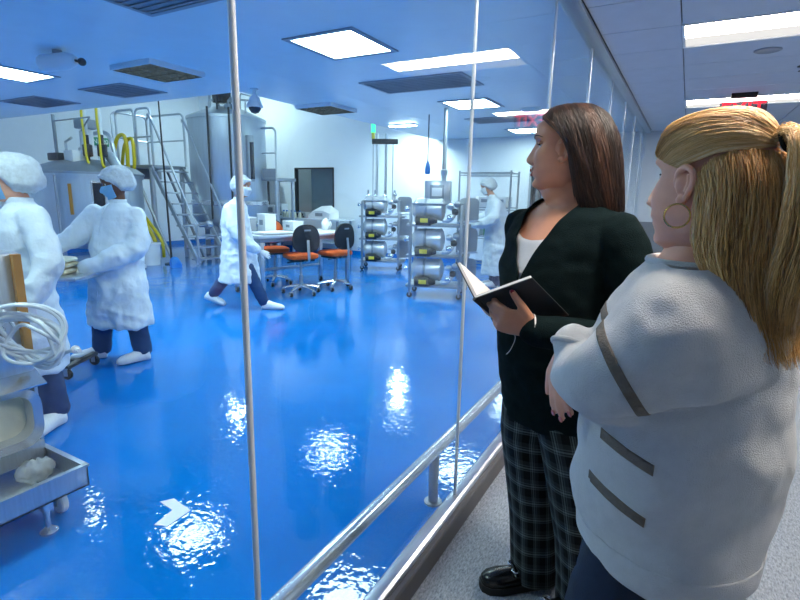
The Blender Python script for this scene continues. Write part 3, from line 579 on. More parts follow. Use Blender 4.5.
# guard platform right of the seam
gp = root('guard_platform', (-7.78, 9.3, 0)); tag(gp, 'small railed steel platform to the right of the tall tank', 'platform')
part('deck', MB().box(-0.28, 0.3, -0.35, 0.35, 1.78, 1.85, 0.006), 'steel_dull', gp); part('guard_rail', rail_u((-0.26, -0.3, 1.85), (0.28, -0.3, 1.85), 1.1), 'steel', gp); part('toe_board', MB().box(-0.1, 0.3, -0.36, -0.34, 1.85, 2.05), 'plastic_grey', gp, smooth=False)
for x, y in ((-0.22, -0.28), (0.24, -0.28), (-0.22, 0.28), (0.24, 0.28)): part('leg', MB().cyl((x, y, 0), (x, y, 1.8), 0.035, n=10), 'steel', gp)
# floor clutter by the ladder
bk = root('white_bucket', (-9.15, 7.3, 0)); 
bk.location = (-8.75, 6.55, 0); tag(bk, 'white plastic bucket on the floor left of the ladder steps', 'bucket')
part('pail', MB().lathe([(0.0, 0.0), (0.17, 0.0), (0.2, 0.42), (0.215, 0.42), (0.215, 0.45), (0.19, 0.45), (0.165, 0.03), (0, 0.03)], n=24), 'plastic_white', bk); part('handle', MB().tube(arc((-0.2, 0, 0.2), 0.2, PI * 0.4, PI * 1.6, 12, 'xz'), 0.012, 6), 'plastic_white', bk)
b = MB(); rr = []
for i, (s_, z) in enumerate(((1.0, 0.0), (1.0, 0.1), (0.8, 0.22), (0.5, 0.28), (0.15, 0.3))): rr.append([(-8.05 + 0.12 * s_ * math.cos(a) * (1 + 0.3 * math.sin(3 * a + i)), 6.6 + 0.1 * s_ * math.sin(a) * (1 + 0.2 * math.sin(4 * a)), z * 0.7) for a in [2 * PI * j / 16 for j in range(16)]])
b.loft(rr); tag(b.build('blue_cloth', 'blue_cloth'), 'crumpled bright blue cloth on the floor by the ladder foot', 'cloth')
fm = root('floor_drain_hose', (-8.6, 6.0, 0)); tag(fm, 'coil of white hose lying on the floor before the ladder', 'hose')
part('coil', MB().tube([(0.3 * math.cos(a) * (1 + 0.05 * math.sin(3 * a)), 0.25 * math.sin(a), 0.025 + 0.004 * a) for a in [i * 0.35 for i in range(40)]], 0.022, 8), 'tubing', fm)

# control cabinet, bench, instruments along the back wall
cc = root('control_cabinet', (-9.25, 10.42, 0)); tag(cc, 'dark control cabinet with a yellow window near the back wall', 'cabinet')
part('cabinet_body', MB().box(-0.38, 0.38, -0.2, 0.2, 0.95, 1.85, 0.015), 'plastic_grey', cc); part('window_panel', MB().box(-0.2, 0.24, -0.215, -0.2, 1.36, 1.62, 0.004), 'yellow_panel', cc); part('door_panel', MB().box(-0.2, 0.12, -0.215, -0.2, 1.0, 1.3, 0.004), 'plastic_dark', cc); part('breaker_row', MB().box(-0.3, 0.3, -0.22, -0.2, 1.68, 1.8, 0.004), 'plastic_dark', cc); part('side_duct', MB().box(0.26, 0.36, -0.225, -0.2, 0.98, 1.82, 0.004), 'plastic_dark', cc)
for x in (-0.3, 0.3): part('leg', MB().box(x - 0.03, x + 0.03, -0.15, 0.15, 0, 0.95, 0.004), 'steel_dull', cc)
bn = root('lab_bench', (-7.55, 10.25, 0)); tag(bn, 'long steel laboratory bench under the window', 'bench')
part('worktop', MB().box(-1.35, 1.15, -0.35, 0.35, 0.86, 0.9, 0.006), 'bench_top', bn); part('shelf', MB().box(-1.3, 1.1, -0.3, 0.3, 0.3, 0.33, 0.006), 'steel', bn)
for x in (-1.25, 1.05):
    for y in (-0.28, 0.28): part('leg', MB().box(x - 0.025, x + 0.025, y - 0.025, y + 0.025, 0, 0.86, 0.004), 'steel_dull', bn)
an = root('analyser', (-7.1, 10.2, 0.9)); tag(an, 'white sloped bench-top analyser under the window', 'instrument')
part('case', MB().loft([[(-0.33, y, 0.0), (0.33, y, 0.0), (0.33, y, 0.1 + h * 0.4), (0.1, y, 0.12 + h), (-0.2, y, 0.1 + h), (-0.33, y, 0.08)] for y, h in ((-0.18, 0.08), (0.2, 0.2))]), 'plastic_white', an, smooth=False); part('display', MB().box(-0.1, 0.12, -0.2, -0.185, 0.06, 0.14), 'plastic_grey', an, smooth=False)
for i, (x, y, sx, sz, m, lb) in enumerate([(-8.65, 10.1, 0.26, 0.3, 'plastic_white', 'tall white box at the left end of the bench'), (-8.35, 10.1, 0.18, 0.34, 'paint_white', 'narrow white instrument in the middle of the bench'), (-7.75, 10.2, 0.35, 0.14, 'plastic_grey', 'low grey box on the bench beneath the window'), (-8.84, 10.08, 0.1, 0.2, 'plastic_dark', 'small dark instrument at the bench left end')]):
    o = root('bench_instrument', (x, y, 0.9)); tag(o, lb, 'instrument'); part('case', MB().box(-sx / 2, sx / 2, -0.12, 0.12, 0, sz, 0.015), m, o); part('panel', MB().box(-sx * 0.3, sx * 0.3, -0.13, -0.118, sz * 0.4, sz * 0.8, 0.003), 'plastic_grey' if m != 'plastic_grey' else 'plastic_dark', o)
    part('knob', MB().lathe([(0.02, -0.02), (0.02, 0.0)], (sx * 0.35, -0.12, sz * 0.2), 10, 'y'), 'plastic_dark', o)
for i in range(5):
    o = root('reagent_bottle', (-8.2 + i * 0.13, 9.99 - 0.03 * (i % 2), 0.9)); tag(o, ['first', 'second', 'third', 'fourth', 'last'][i] + ' blue-capped clear bottle from the left on the lab bench', 'bottle', 'bottles on the lab bench')
    part('bottle_body', MB().lathe([(0, 0), (0.04, 0), (0.042, 0.1), (0.02, 0.14), (0.02, 0.16)], n=12), 'clear_bag', o); part('cap', MB().cyl((0, 0, 0.15), (0, 0, 0.185), 0.024, n=10), 'blue_plug', o)

# work table and three chairs
wt = root('work_table', (-4.52, 6.12, 0), -0.245); tag(wt, 'long white work table on steel legs with wheels, behind the chairs', 'table')
part('tabletop', MB().box(-0.42, 0.42, -0.87, 0.87, 0.87, 0.91, 0.006), 'bench_top', wt); part('apron', MB().box(-0.38, 0.38, -0.83, 0.83, 0.81, 0.87, 0.004), 'steel_dull', wt)
for x in (-0.36, 0.36):
    for y in (-0.8, 0.8): part('leg', MB().box(x - 0.03, x + 0.03, y - 0.03, y + 0.03, 0.1, 0.81, 0.004), 'steel', wt); caster(wt, x, y, 0.042)
part('stretcher', MB().box(-0.38, -0.34, -0.8, 0.8, 0.28, 0.32, 0.003), 'steel', wt)
Mw = Matrix.Translation((-4.52, 6.12, 0.912)) @ Matrix.Rotation(-0.245, 4, 'Z')
tp = root('paper_tray', Mw @ V((0.17, -0.5, 0)), -0.245); tag(tp, 'white paper tray on the near end of the work table', 'tray'); part('tray_base', MB().box(-0.2, 0.2, -0.26, 0.26, 0, 0.012, 0.004), 'plastic_grey', tp); part('paper', MB().box(-0.18, 0.18, -0.24, 0.24, 0.012, 0.03, 0.003), 'plastic_white', tp)
jb = root('white_jug', Mw @ V((-0.1, 0.72, 0))); tag(jb, 'white plastic jug at the far end of the work table', 'jug'); part('jug_body', MB().lathe([(0, 0), (0.06, 0), (0.068, 0.02), (0.068, 0.13), (0.035, 0.17), (0.022, 0.185), (0.022, 0.2)], n=18), 'plastic_white', jb); part('handle', MB().tube(arc((0.066, 0, 0.1), 0.045, -PI / 2, PI / 2, 8, 'xz'), 0.012, 8), 'plastic_white', jb)
for nm, x, y, sx, sy, sz, m, lb in (('storage_bin', -0.22, -0.72, 0.3, 0.24, 0.22, 'plastic_grey', 'grey open bin on the near end of the work table'), ('white_carton', -0.27, -0.3, 0.22, 0.2, 0.26, 'plastic_white', 'tall white carton in the middle of the work table'), ('white_carton', -0.22, 0.15, 0.3, 0.2, 0.14, 'paint_white', 'low white carton further along the work table')):
    o = root(nm, Mw @ V((x, y, 0)), -0.245); tag(o, lb, 'bin' if 'bin' in nm else 'box'); part('walls', MB().box(-sx / 2, sx / 2, -sy / 2, sy / 2, 0, sz, 0.012), m, o); part('lid', MB().box(-sx / 2 - 0.006, sx / 2 + 0.006, -sy / 2 - 0.006, sy / 2 + 0.006, sz, sz + 0.015, 0.004), 'plastic_white', o); part('label_patch', MB().box(-0.05, 0.05, -sy / 2 - 0.003, -sy / 2, sz * 0.4, sz * 0.7), 'plastic_grey', o, smooth=False)
mat('chair_black', (24, 30, 40), 0.6, bump=0.05)
def chair(loc, rz, label, back='chair_black'):
    o = root('lab_chair', loc, rz); tag(o, label, 'chair', 'wheeled lab chairs at the work table')
    s_ = MB(); rings = []
    for (k_, z) in ((0.85, 0.545), (1.0, 0.56), (1.03, 0.585), (1.0, 0.61), (0.85, 0.625)): rings.append([(0.235 * k_ * (abs(math.cos(a)) ** 0.6) * (1 if math.cos(a) > 0 else -1), 0.235 * k_ * (abs(math.sin(a)) ** 0.6) * (1 if math.sin(a) > 0 else -1), z) for a in [2 * PI * j / 28 for j in range(28)]])
    s_.loft(rings); part('seat', s_, 'orange', o)
    part('seat_pan', MB().box(-0.16, 0.16, -0.16, 0.16, 0.51, 0.548, 0.008), 'plastic_dark', o)
    def bk_(x, k_, dz=0): return [(x + 0.05 * (math.sin(a)) ** 2 * 0 - 0.03 * abs(math.cos(a)) , 0.21 * k_ * (abs(math.cos(a)) ** 0.75) * (1 if math.cos(a) > 0 else -1) * (1 - 0.12 * math.sin(a)), 0.86 + dz + 0.2 * k_ * (abs(math.sin(a)) ** 0.75) * (1 if math.sin(a) > 0 else -1)) for a in [2 * PI * j / 28 for j in range(28)]]
    bm_ = MB(); bm_.loft([bk_(0.262, 0.86), bk_(0.255, 1.0), bk_(0.232, 1.02), bk_(0.222, 0.9)]); part('backrest', bm_, back, o)
    pad = MB(); pad.loft([bk_(0.222, 0.93), bk_(0.205, 0.9), bk_(0.195, 0.75)]); part('back_pad', pad, 'orange', o)
    part('grip_slot', MB().cbox((0.262, 0, 0.98), (0.012, 0.1, 0.022), 0.004), 'plastic_grey', o)
    part('back_strut', MB().tube(smooth_path([(0.1, 0, 0.52), (0.27, 0, 0.53), (0.30, 0, 0.6), (0.275, 0, 0.84)], 5), 0.022, 8, flat=0.6), 'steel', o)
    part('gas_column', MB().cyl((0, 0, 0.1), (0, 0, 0.3), 0.03, n=12).cyl((0, 0, 0.3), (0, 0, 0.52), 0.018, n=12), 'steel_dull', o)
    for i in range(5):
        a = i * 2 * PI / 5 + 0.3; c_, s2 = math.cos(a), math.sin(a)
        part('base_arm', MB().tube([(0, 0, 0.13), (0.15 * c_, 0.15 * s2, 0.115), (0.29 * c_, 0.29 * s2, 0.085)], [0.03, 0.024, 0.016], 8), 'steel_bright', o); caster(o, 0.28 * c_, 0.28 * s2, 0.03)
    part('lever', MB().tube([(0.1, -0.1, 0.52), (0.12, -0.26, 0.51)], 0.012, 6), 'plastic_dark', o)
    return o
chair((-4.17, 5.87, 0), -0.45, 'orange-seated lab chair with its black back nearest the glass, left of the pair')
chair((-4.02, 6.53, 0), -0.15, 'orange-seated lab chair with a black back, right of the pair')
chair((-5.1, 6.3, 0), 2.5, 'lab chair on the far side of the table showing its orange back')

# pumping racks
def rack(loc, rz, label, levels=3):
    o = root('filtration_rack', loc, rz); tag(o, label, 'rack', 'filtration racks')
    W, D, H = 0.74, 0.5, 1.38
    for x in (-W / 2, W / 2):
        for y in (-D / 2, D / 2): part('post', MB().box(x - 0.022, x + 0.022, y - 0.022, y + 0.022, 0.1, H, 0.004), 'steel_dull', o); caster(o, x, y, 0.042)
    for i in range(levels):
        z = 0.16 + i * 0.45
        sh = part('shelf', MB().box(-W / 2 - 0.06, W / 2 + 0.12, -D / 2 - 0.02, D / 2, z, z + 0.035, 0.004), 'steel_dull', o)
        prof = [(0.0, -0.31), (0.09, -0.305), (0.145, -0.27), (0.165, -0.22), (0.165, 0.1), (0.17, 0.1), (0.17, 0.13), (0.13, 0.16), (0.05, 0.18), (0, 0.18)]
        part('pressure_vessel', MB().lathe(prof, (-0.06, -0.06, z + 0.25), 26, 'x'), 'steel_pale', o)
        part('vessel_band', MB().lathe([(0.166, -0.13), (0.174, -0.125), (0.174, -0.095), (0.166, -0.09)], (-0.06, -0.06, z + 0.25), 26, 'x'), 'steel_dull', o)
        part('inlet_pipe', MB().tube([(-0.36, -0.06, z + 0.25), (-0.47, -0.06, z + 0.25)], 0.022, 10).lathe([(0.035, -0.49), (0.035, -0.46)], (0, -0.06, z + 0.25), 12, 'x'), 'steel_bright', o)
        mo = part('motor', MB().lathe([(0.03, -0.30), (0.072, -0.29), (0.075, -0.08), (0.055, -0.06), (0.03, 0.02)], (0.0, -0.27, z + 0.09), 18, 'x'), 'plastic_dark', o)
        part('label_plate', MB().box(-0.22, -0.11, -0.352, -0.338, z + 0.065, z + 0.125, 0.002), 'yellow_label', mo)
        part('tube_connector', MB().tube(smooth_path([(0.1, -0.27, z + 0.09), (0.2, -0.27, z + 0.1), (0.26, -0.24, z + 0.2), (0.2, -0.2, z + 0.33)], 4), 0.03, 10), 'steel', o)
        for k_, (dx, dz) in enumerate(((0.2, 0.3), (0.27, 0.22), (0.2, 0.14), (0.3, 0.33))):
            part('valve', MB().lathe([(0.045, -0.05), (0.05, 0), (0.03, 0.02), (0.018, 0.07)], (dx, -0.22, z + dz), 12, 'y').lathe([(0.035, -0.04), (0.045, 0.0), (0.035, 0.04)], (dx, -0.26, z + dz), 12, 'x'), ('steel', 'plastic_dark', 'steel_bright', 'plastic_grey')[k_], o)
        part('panel_plate', MB().loft([[(0.30 + a_, y, z + 0.06 + b_) for a_, b_ in rrect(0, 0.30, 0, 0.36, 0.07)] for y in (0.1, 0.125)]), 'steel_dull', o)
        part('cross_bar', MB().cyl((0.3, -D / 2, z + 0.08), (0.62, -D / 2 + 0.05, z + 0.1), 0.014, n=8), 'steel', o)
    part('top_plate', MB().box(-W / 2, W / 2, -D / 2, D / 2, H, H + 0.02, 0.004), 'steel_dull', o)
    return o
rk1 = rack((-4.62, 8.95, 0), 0.42, 'steel filtration rack in front of the back wall, left of the two racks')
part('riser', MB().cyl((-0.12, 0.05, 1.4), (-0.12, 0.05, 2.7), 0.026, n=10), 'steel', rk1); part('riser', MB().cyl((0.06, 0.05, 1.4), (0.06, 0.05, 2.7), 0.026, n=10), 'steel', rk1)
part('riser_tube', MB().cyl((-0.2, 0.05, 1.4), (-0.2, 0.05, 2.6), 0.008, n=6).cyl((0.2, 0.05, 1.4), (0.2, 0.05, 2.6), 0.008, n=6), 'plastic_grey', rk1)
part('bracket', MB().box(-0.22, 0.3, 0.0, 0.06, 2.5, 2.6, 0.004), 'plastic_dark', rk1)
part('stack_light', MB().cyl((-0.2, 0.05, 2.6), (-0.2, 0.05, 2.72), 0.035, n=12), 'yellow_label', rk1); part('stack_lamp', MB().cyl((-0.2, 0.05, 2.72), (-0.2, 0.05, 2.9), 0.04, n=12), 'green_led', rk1, 'lit green signal lamp')
for x in (-0.28, -0.14, 0.06, 0.26): part('top_valve', MB().sphere((x, -0.05, 1.47 + 0.05 * (x > 0.2)), 0.05, 12, 8).cyl((x, -0.05, 1.4), (x, -0.05, 1.6), 0.02, n=8), 'steel_bright', rk1)
rk2 = rack((-2.42, 6.95, 0), 0.33, 'steel filtration rack nearest the glass, with a control box on top')
cb2 = part('control_box', MB().box(-0.2, 0.18, -0.12, 0.14, 1.4, 1.72, 0.012), 'steel', rk2); part('screen', MB().box(-0.09, 0.06, -0.128, -0.118, 1.5, 1.62, 0.003), 'plastic_white', cb2); part('screen_rim', MB().box(-0.12, 0.09, -0.124, -0.117, 1.46, 1.66, 0.003), 'plastic_grey', cb2)
op = root('overhead_pipe', (-2.19, 6.62, HC)); tag(op, 'vertical grey pipe dropping from the ceiling to the right rack', 'pipe')
op.location = (-2.36, 6.98, HC); part('pipe_body', MB().cyl((0, 0, 0), (0, 0, -0.85), 0.03, n=12), 'steel_dull', op); part('coupling', MB().lathe([(0.03, -0.85), (0.05, -0.86), (0.05, -0.92), (0.035, -0.94), (0.035, -1.02)], n=14), 'steel', op)
cp = root('hanging_plug', (-2.84, 7.4, HC)); tag(cp, 'blue power plug hanging on a thin cable from the ceiling', 'plug')
part('cable', MB().cyl((0, 0, 0), (0, 0, -0.72), 0.009, n=6), 'plastic_dark', cp); part('plug_body', MB().lathe([(0.012, -0.7), (0.03, -0.74), (0.042, -0.8), (0.042, -0.88), (0.03, -0.9), (0, -0.9)], n=12), 'blue_plug', cp)

# wire shelving at the back
ws = root('wire_shelf', (-2.55, 9.75, 0)); tag(ws, 'tall wire shelving unit behind the far gowned worker', 'shelf')
for x in (-0.62, 0.42):
    for y in (-0.25, 0.25): part('post', MB().cyl((x, y, 0), (x, y, 2.0), 0.02, n=8), 'steel_dull', ws)
for z in (0.2, 0.75, 1.3, 1.96):
    s_ = MB()
    for y in (-0.25, 0.25): s_.cyl((-0.62, y, z), (0.42, y, z), 0.012, n=6); s_.cyl((-0.62, y, z - 0.05), (0.42, y, z - 0.05), 0.008, n=6)
    for i in range(14): s_.cyl((-0.62 + 0.08 * i, -0.25, z), (-0.62 + 0.08 * i, 0.25, z), 0.005, n=5)
    part('wire_deck', s_, 'steel_dull', ws)
for i, (x, z, sx, sz, m, lb) in enumerate([(-0.42, 1.3, 0.26, 0.2, 'plastic_white', 'white storage box with dark label, left on the wire shelf'), (-0.1, 1.3, 0.26, 0.2, 'plastic_white', 'white storage box with dark label, middle of the wire shelf'), (0.2, 1.3, 0.26, 0.2, 'plastic_white', 'white storage box with dark label, right on the wire shelf'), (0.1, 0.75, 0.4, 0.3, 'green_box', 'green crate on the lower wire shelf'), (-0.35, 0.75, 0.34, 0.22, 'paint_white', 'pale box on the lower wire shelf')]):
    o = root('storage_box', (-2.55 + x, 9.75, z + 0.012)); tag(o, lb, 'box', 'boxes on the wire shelf'); part('box_body', MB().box(-sx / 2, sx / 2, -0.18, 0.18, 0, sz, 0.01), m, o); part('box_label', MB().box(-sx * 0.3, sx * 0.3, -0.185, -0.178, sz * 0.45, sz * 0.75), 'plastic_grey', o, smooth=False)

# dome camera, then a white reflection modelled as a camera-shaped object
dc = root('dome_camera', (-3.95, 4.82, HC)); tag(dc, 'pale dome camera hanging from the ceiling right of the tall glass seam', 'camera')
part('bracket', MB().lathe([(0.05, 0), (0.05, -0.01), (0.02, -0.02), (0.02, -0.06), (0.06, -0.1), (0.085, -0.17), (0.1, -0.2), (0.1, -0.215), (0.0, -0.215)], n=20), 'plastic_white', dc); part('dome', MB().lathe([(0.075, -0.21), (0.07, -0.24), (0.045, -0.275), (0.0, -0.29)], n=18), 'plastic_dark', dc)
bc = root('white_reflection', (-4.35, 2.78, HC), 0.15); tag(bc, 'white camera-shaped object added for a reflection, upper left of the view', 'camera')
b = MB(); b.lathe([(0.0, -0.2), (0.06, -0.2), (0.075, -0.19), (0.075, 0.1), (0.05, 0.2), (0.035, 0.22), (0, 0.22)], (0, 0, -0.1), 18, 'x'); part('housing', b, 'plastic_white', bc); part('mount', MB().cyl((0, 0, -0.03), (0, 0, 0), 0.04, n=12), 'plastic_grey', bc); part('lens', MB().sphere((0.3, 0, -0.12), 0.035, 12, 8).cyl((0.2, 0, -0.1), (0.3, 0, -0.12), 0.012, n=8), 'black', bc)

# ---------------------------------------------------------------- people
mat('skin_tan', (190, 132, 102), 0.5, var=0.05, vscale=30, sss=0.15, bump=0.03, bscale=300)
mat('skin_fair', (226, 164, 136), 0.5, var=0.06, vscale=25, sss=0.15, bump=0.03, bscale=300)
mat('skin_brown', (96, 62, 48), 0.5, var=0.05, vscale=30)
mat('lips', (164, 92, 82), 0.65, spec=0.2); mat('eye_white', (225, 222, 218), 0.2); mat('iris', (40, 28, 22), 0.15); mat('teeth', (232, 220, 205), 0.6, spec=0.2)
mat('gown', (216, 226, 234), 0.7, var=0.04, vscale=9, bump=0.8, bscale=22)
mat('cap', (198, 206, 212), 0.6, var=0.12, vscale=40, bump=0.6, bscale=45)
mat('mask', (120, 180, 222), 0.6, var=0.05); mat('mask_white', (214, 224, 232), 0.6)
mat('scrub', (22, 58, 104), 0.8, var=0.12, vscale=10, bump=0.2, bscale=30)
mat('shoe_cover', (226, 230, 234), 0.6, bump=0.5, bscale=35)
mat('glove', (222, 222, 224), 0.45, bump=0.1, bscale=80); mat('glove_blue', (70, 140, 205), 0.45)
mat('cardigan', (10, 23, 25), 0.95, var=0.15, vscale=60, bump=0.3, bscale=350, spec=0.08)
mat('top_white', (206, 204, 204), 0.8, bump=0.1, bscale=200)
mat('sweater', (206, 207, 208), 0.95, var=0.05, vscale=45, bump=0.6, bscale=480, spec=0.15, sheen=0.5)
mat('stripe_brown', (110, 100, 90), 0.9, bump=0.4, bscale=260, var=0.15, vscale=80)
mat('denim', (18, 34, 56), 0.85, var=0.15, vscale=60, bump=0.2, bscale=300)
mat('leather', (14, 15, 18), 0.22, var=0.05, bump=0.04, bscale=60)
mat('gold', (232, 190, 110), 0.15, 1.0); mat('book_cover', (20, 26, 30), 0.55, bump=0.08, bscale=300); mat('paper', (214, 208, 204), 0.8, var=0.03)
mat('nail', (120, 30, 44), 0.2); mat('nail_pink', (206, 120, 112), 0.2); mat('hair_tie', (14, 12, 10), 0.6)
def hair_mat(name, c0, c1, c2):
    m = bpy.data.materials.new(name); m.use_nodes = True; MATS[name] = m; nt = m.node_tree; N, L = nt.nodes, nt.links; b = N['Principled BSDF']
    at_ = N.new('ShaderNodeAttribute'); at_.attribute_name = 'shade'
    r = N.new('ShaderNodeValToRGB'); r.color_ramp.elements[0].color = lin(c0); r.color_ramp.elements[1].color = lin(c2); e = r.color_ramp.elements.new(0.5); e.color = lin(c1)
    L.new(at_.outputs['Fac'], r.inputs[0]); L.new(r.outputs[0], b.inputs['Base Color'])
    b.inputs['Roughness'].default_value = 0.5; b.inputs['Specular IOR Level'].default_value = 0.45
hair_mat('hair_brown', (12, 8, 7), (40, 26, 21), (112, 76, 58)); hair_mat('hair_blonde', (146, 104, 58), (230, 182, 112), (255, 234, 190))
def plaid():
    m = mat('plaid', (16, 22, 26), 0.85, var=0.0, bump=0.15, bscale=400, spec=0.2); nt = m.node_tree; N, L = nt.nodes, nt.links; b = N['Principled BSDF']
    uv = N.new('ShaderNodeUVMap'); sp_ = N.new('ShaderNodeSeparateXYZ'); L.new(uv.outputs[0], sp_.inputs[0]); outs = []
    for ax in ('X', 'Y'):
        k = N.new('ShaderNodeMath'); k.operation = 'MULTIPLY'; k.inputs[1].default_value = 1 / (0.058 if ax == 'X' else 0.074); L.new(sp_.outputs[ax], k.inputs[0])
        fr = N.new('ShaderNodeMath'); fr.operation = 'FRACT'; L.new(k.outputs[0], fr.inputs[0])
        r = N.new('ShaderNodeValToRGB'); r.color_ramp.interpolation = 'CONSTANT'; els = r.color_ramp.elements
        els[0].position = 0; els[0].color = (0, 0, 0, 1); els[1].position = 0.30; els[1].color = (0.5, 0.5, 0.5, 1)
        for p, v in ((0.36, 0.12), (0.42, 0.85), (0.50, 0.12), (0.56, 0.5), (0.62, 0.15), (0.84, 0)): e = els.new(p); e.color = (v, v, v, 1)
        L.new(fr.outputs[0], r.inputs[0]); outs.append(r.outputs[0])
    ad = N.new('ShaderNodeMath'); ad.operation = 'ADD'; L.new(outs[0], ad.inputs[0]); L.new(outs[1], ad.inputs[1])
    hf = N.new('ShaderNodeMath'); hf.operation = 'MULTIPLY'; hf.inputs[1].default_value = 0.5; L.new(ad.outputs[0], hf.inputs[0])
    cr2 = N.new('ShaderNodeValToRGB'); cr2.color_ramp.elements[0].color = lin((9, 13, 16)); cr2.color_ramp.elements[1].color = lin((116, 130, 130)); L.new(hf.outputs[0], cr2.inputs[0]); L.new(cr2.outputs[0], b.inputs['Base Color'])
plaid()

CAMROT = math.radians(29.144)      # local +x runs to the right, +y runs away from the viewing corner
def interp(tab, z):
    if z <= tab[0][0]: return tab[0][1]
    for (a, b), (c, d) in zip(tab[:-1], tab[1:]):
        if z <= c:
            t = (z - a) / (c - a); t = t * t * (3 - 2 * t) * 0.5 + t * 0.5; return b + (d - b) * t
    return tab[-1][1]
FR = [(-.122, .045), (-.118, .062), (-.108, .078), (-.09, .079), (-.07, .083), (-.055, .088), (-.035, .086), (0, .083), (.025, .081), (.045, .089), (.075, .088), (.1, .066), (.114, .036), (.122, 0)]
BK = [(-.122, -.02), (-.1, -.035), (-.075, -.055), (-.04, -.078), (0, -.092), (.03, -.099), (.06, -.097), (.09, -.079), (.11, -.045), (.122, 0)]
WD = [(-.122, .02), (-.115, .032), (-.1, .043), (-.08, .053), (-.05, .062), (-.02, .067), (.02, .071), (.05, .072), (.08, .063), (.1, .046), (.114, .026), (.122, 0)]
def gs(x, s): return math.exp(-(x / s) ** 2)
def head_pt(z, th, fat=0.0, smile=0.0):
    c = -0.006; co, si = math.cos(th), math.sin(th)
    w = interp(WD, z) * (1 + fat * gs(z + .07, .05)); f = interp(FR, z); bk = interp(BK, z)
    y = w * (abs(si) ** 0.85) * (1 if si > 0 else -1)
    if co > 0:
        x = c + (f - c) * (co ** 0.78)
        front = co
        nw = .0085 + .0085 * max(0, min(1, (.03 - z) / .055)); nh = interp([(-.046, 0), (-.040, .013), (-.033, .022), (-.024, .0245), (-.012, .020), (.005, .012), (.02, .006), (.034, .001), (.05, 0)], z)
        x += nh * gs(y, nw)
        x += .010 * gs(z + .034, .008) * gs(abs(y) - .014, .006) * .8
        x -= .011 * gs(z - .02, .012) * gs(abs(y) - .031, .016)
        x += .004 * gs(z - .042, .008) * gs(abs(y) - .028, .02)
        x += .007 * gs(z + .018 - smile * .008, .022) * gs(abs(y) - .044, .018)
        mz = z - smile * .009 * (abs(y) / .024) ** 2
        x += (.007 * gs(mz + .0575, .0048) + .0075 * gs(mz + .0715, .0055) - .004 * gs(mz + .0645, .003)) * gs(y, .021)
        x += .006 * gs(z + .1, .014) * gs(y, .02) - .004 * gs(z + .084, .007) * gs(y, .025)
    else:
        x = c + (bk - c) * (abs(co) ** 0.85)
    return V((x, y, z))
def head_mb(mb, M, fat=0.0, smile=0.0, nz=74, nt=88, lips=1, sc_=1.0):
    zs = [-.122 + .244 * i / nz for i in range(nz + 1)]; o = len(mb.v)
    ths = []
    for j in range(nt): a = j / nt * 2 * PI - PI; ths.append(a - 0.35 * math.sin(a) if True else a)
    for z in zs:
        for th in ths: mb.v.append(tuple(M @ (head_pt(z, th, fat, smile) * sc_)))
    for i in range(nz):
        for j in range(nt):
            j2 = (j + 1) % nt; mb.f.append((o + i * nt + j, o + i * nt + j2, o + (i + 1) * nt + j2, o + (i + 1) * nt + j))
            z = (zs[i] + zs[i + 1]) / 2; p = head_pt(z, ths[j], fat, smile); mz = z - smile * .009 * (abs(p.y) / .024) ** 2
            lip = p.x > .06 and abs(p.y) < .025 and -.0775 < mz < -.0525 and ((mz + .065) / .0125) ** 2 + (p.y / .0255) ** 2 < 1
            mb.mi.append(lips if lip else 0)
    return mb
def Mhead(pos, yaw, pitch=0.0, roll=0.0): return Matrix.Translation(pos) @ Matrix.Rotation(yaw, 4, 'Z') @ Matrix.Rotation(-pitch, 4, 'Y') @ Matrix.Rotation(roll, 4, 'X')
def evaluated(mb, voxel, smooth=6, fac=0.5, smooth_it=True):
    me = bpy.data.meshes.new('tmp'); me.from_pydata(mb.v, [], mb.f); bm = bmesh.new(); bm.from_mesh(me); bmesh.ops.recalc_face_normals(bm, faces=bm.faces); bm.to_mesh(me); bm.free()
    o = bpy.data.objects.new('tmp', me); COL.objects.link(o)
    r = o.modifiers.new('r', 'REMESH'); r.mode = 'VOXEL'; r.voxel_size = voxel
    if smooth: s_ = o.modifiers.new('s', 'SMOOTH'); s_.factor = fac; s_.iterations = smooth
    bpy.context.view_layer.update(); out = bpy.data.meshes.new_from_object(o.evaluated_get(bpy.context.evaluated_depsgraph_get()))
    bpy.data.objects.remove(o); bpy.data.meshes.remove(me); return out
def mesh_obj(name, me, m, parent, sm=True):
    me.materials.clear()
    for x in (m if isinstance(m, (list, tuple)) else [m]): me.materials.append(MATS[x])
    me.polygons.foreach_set('use_smooth', [sm] * len(me.polygons)); me.name = name
    o = bpy.data.objects.new(name, me); COL.objects.link(o); o.parent = parent; return o
def displace(me, fn):
    nn = [v.normal.copy() for v in me.vertices]
    for v, n in zip(me.vertices, nn): v.co = v.co + n * fn(v.co, n)
    me.update()
def ring(c, a, b, phi, n=28, ex=1.0):
    fx, fy = math.cos(phi), math.sin(phi); out = []
    for j in range(n):
        t = 2 * PI * j / n; x = a * abs(math.cos(t)) ** ex * (1 if math.cos(t) > 0 else -1); y = b * abs(math.sin(t)) ** ex * (1 if math.sin(t) > 0 else -1)
        out.append((c[0] + x * fx - y * fy, c[1] + x * fy + y * fx, c[2]))
    return out
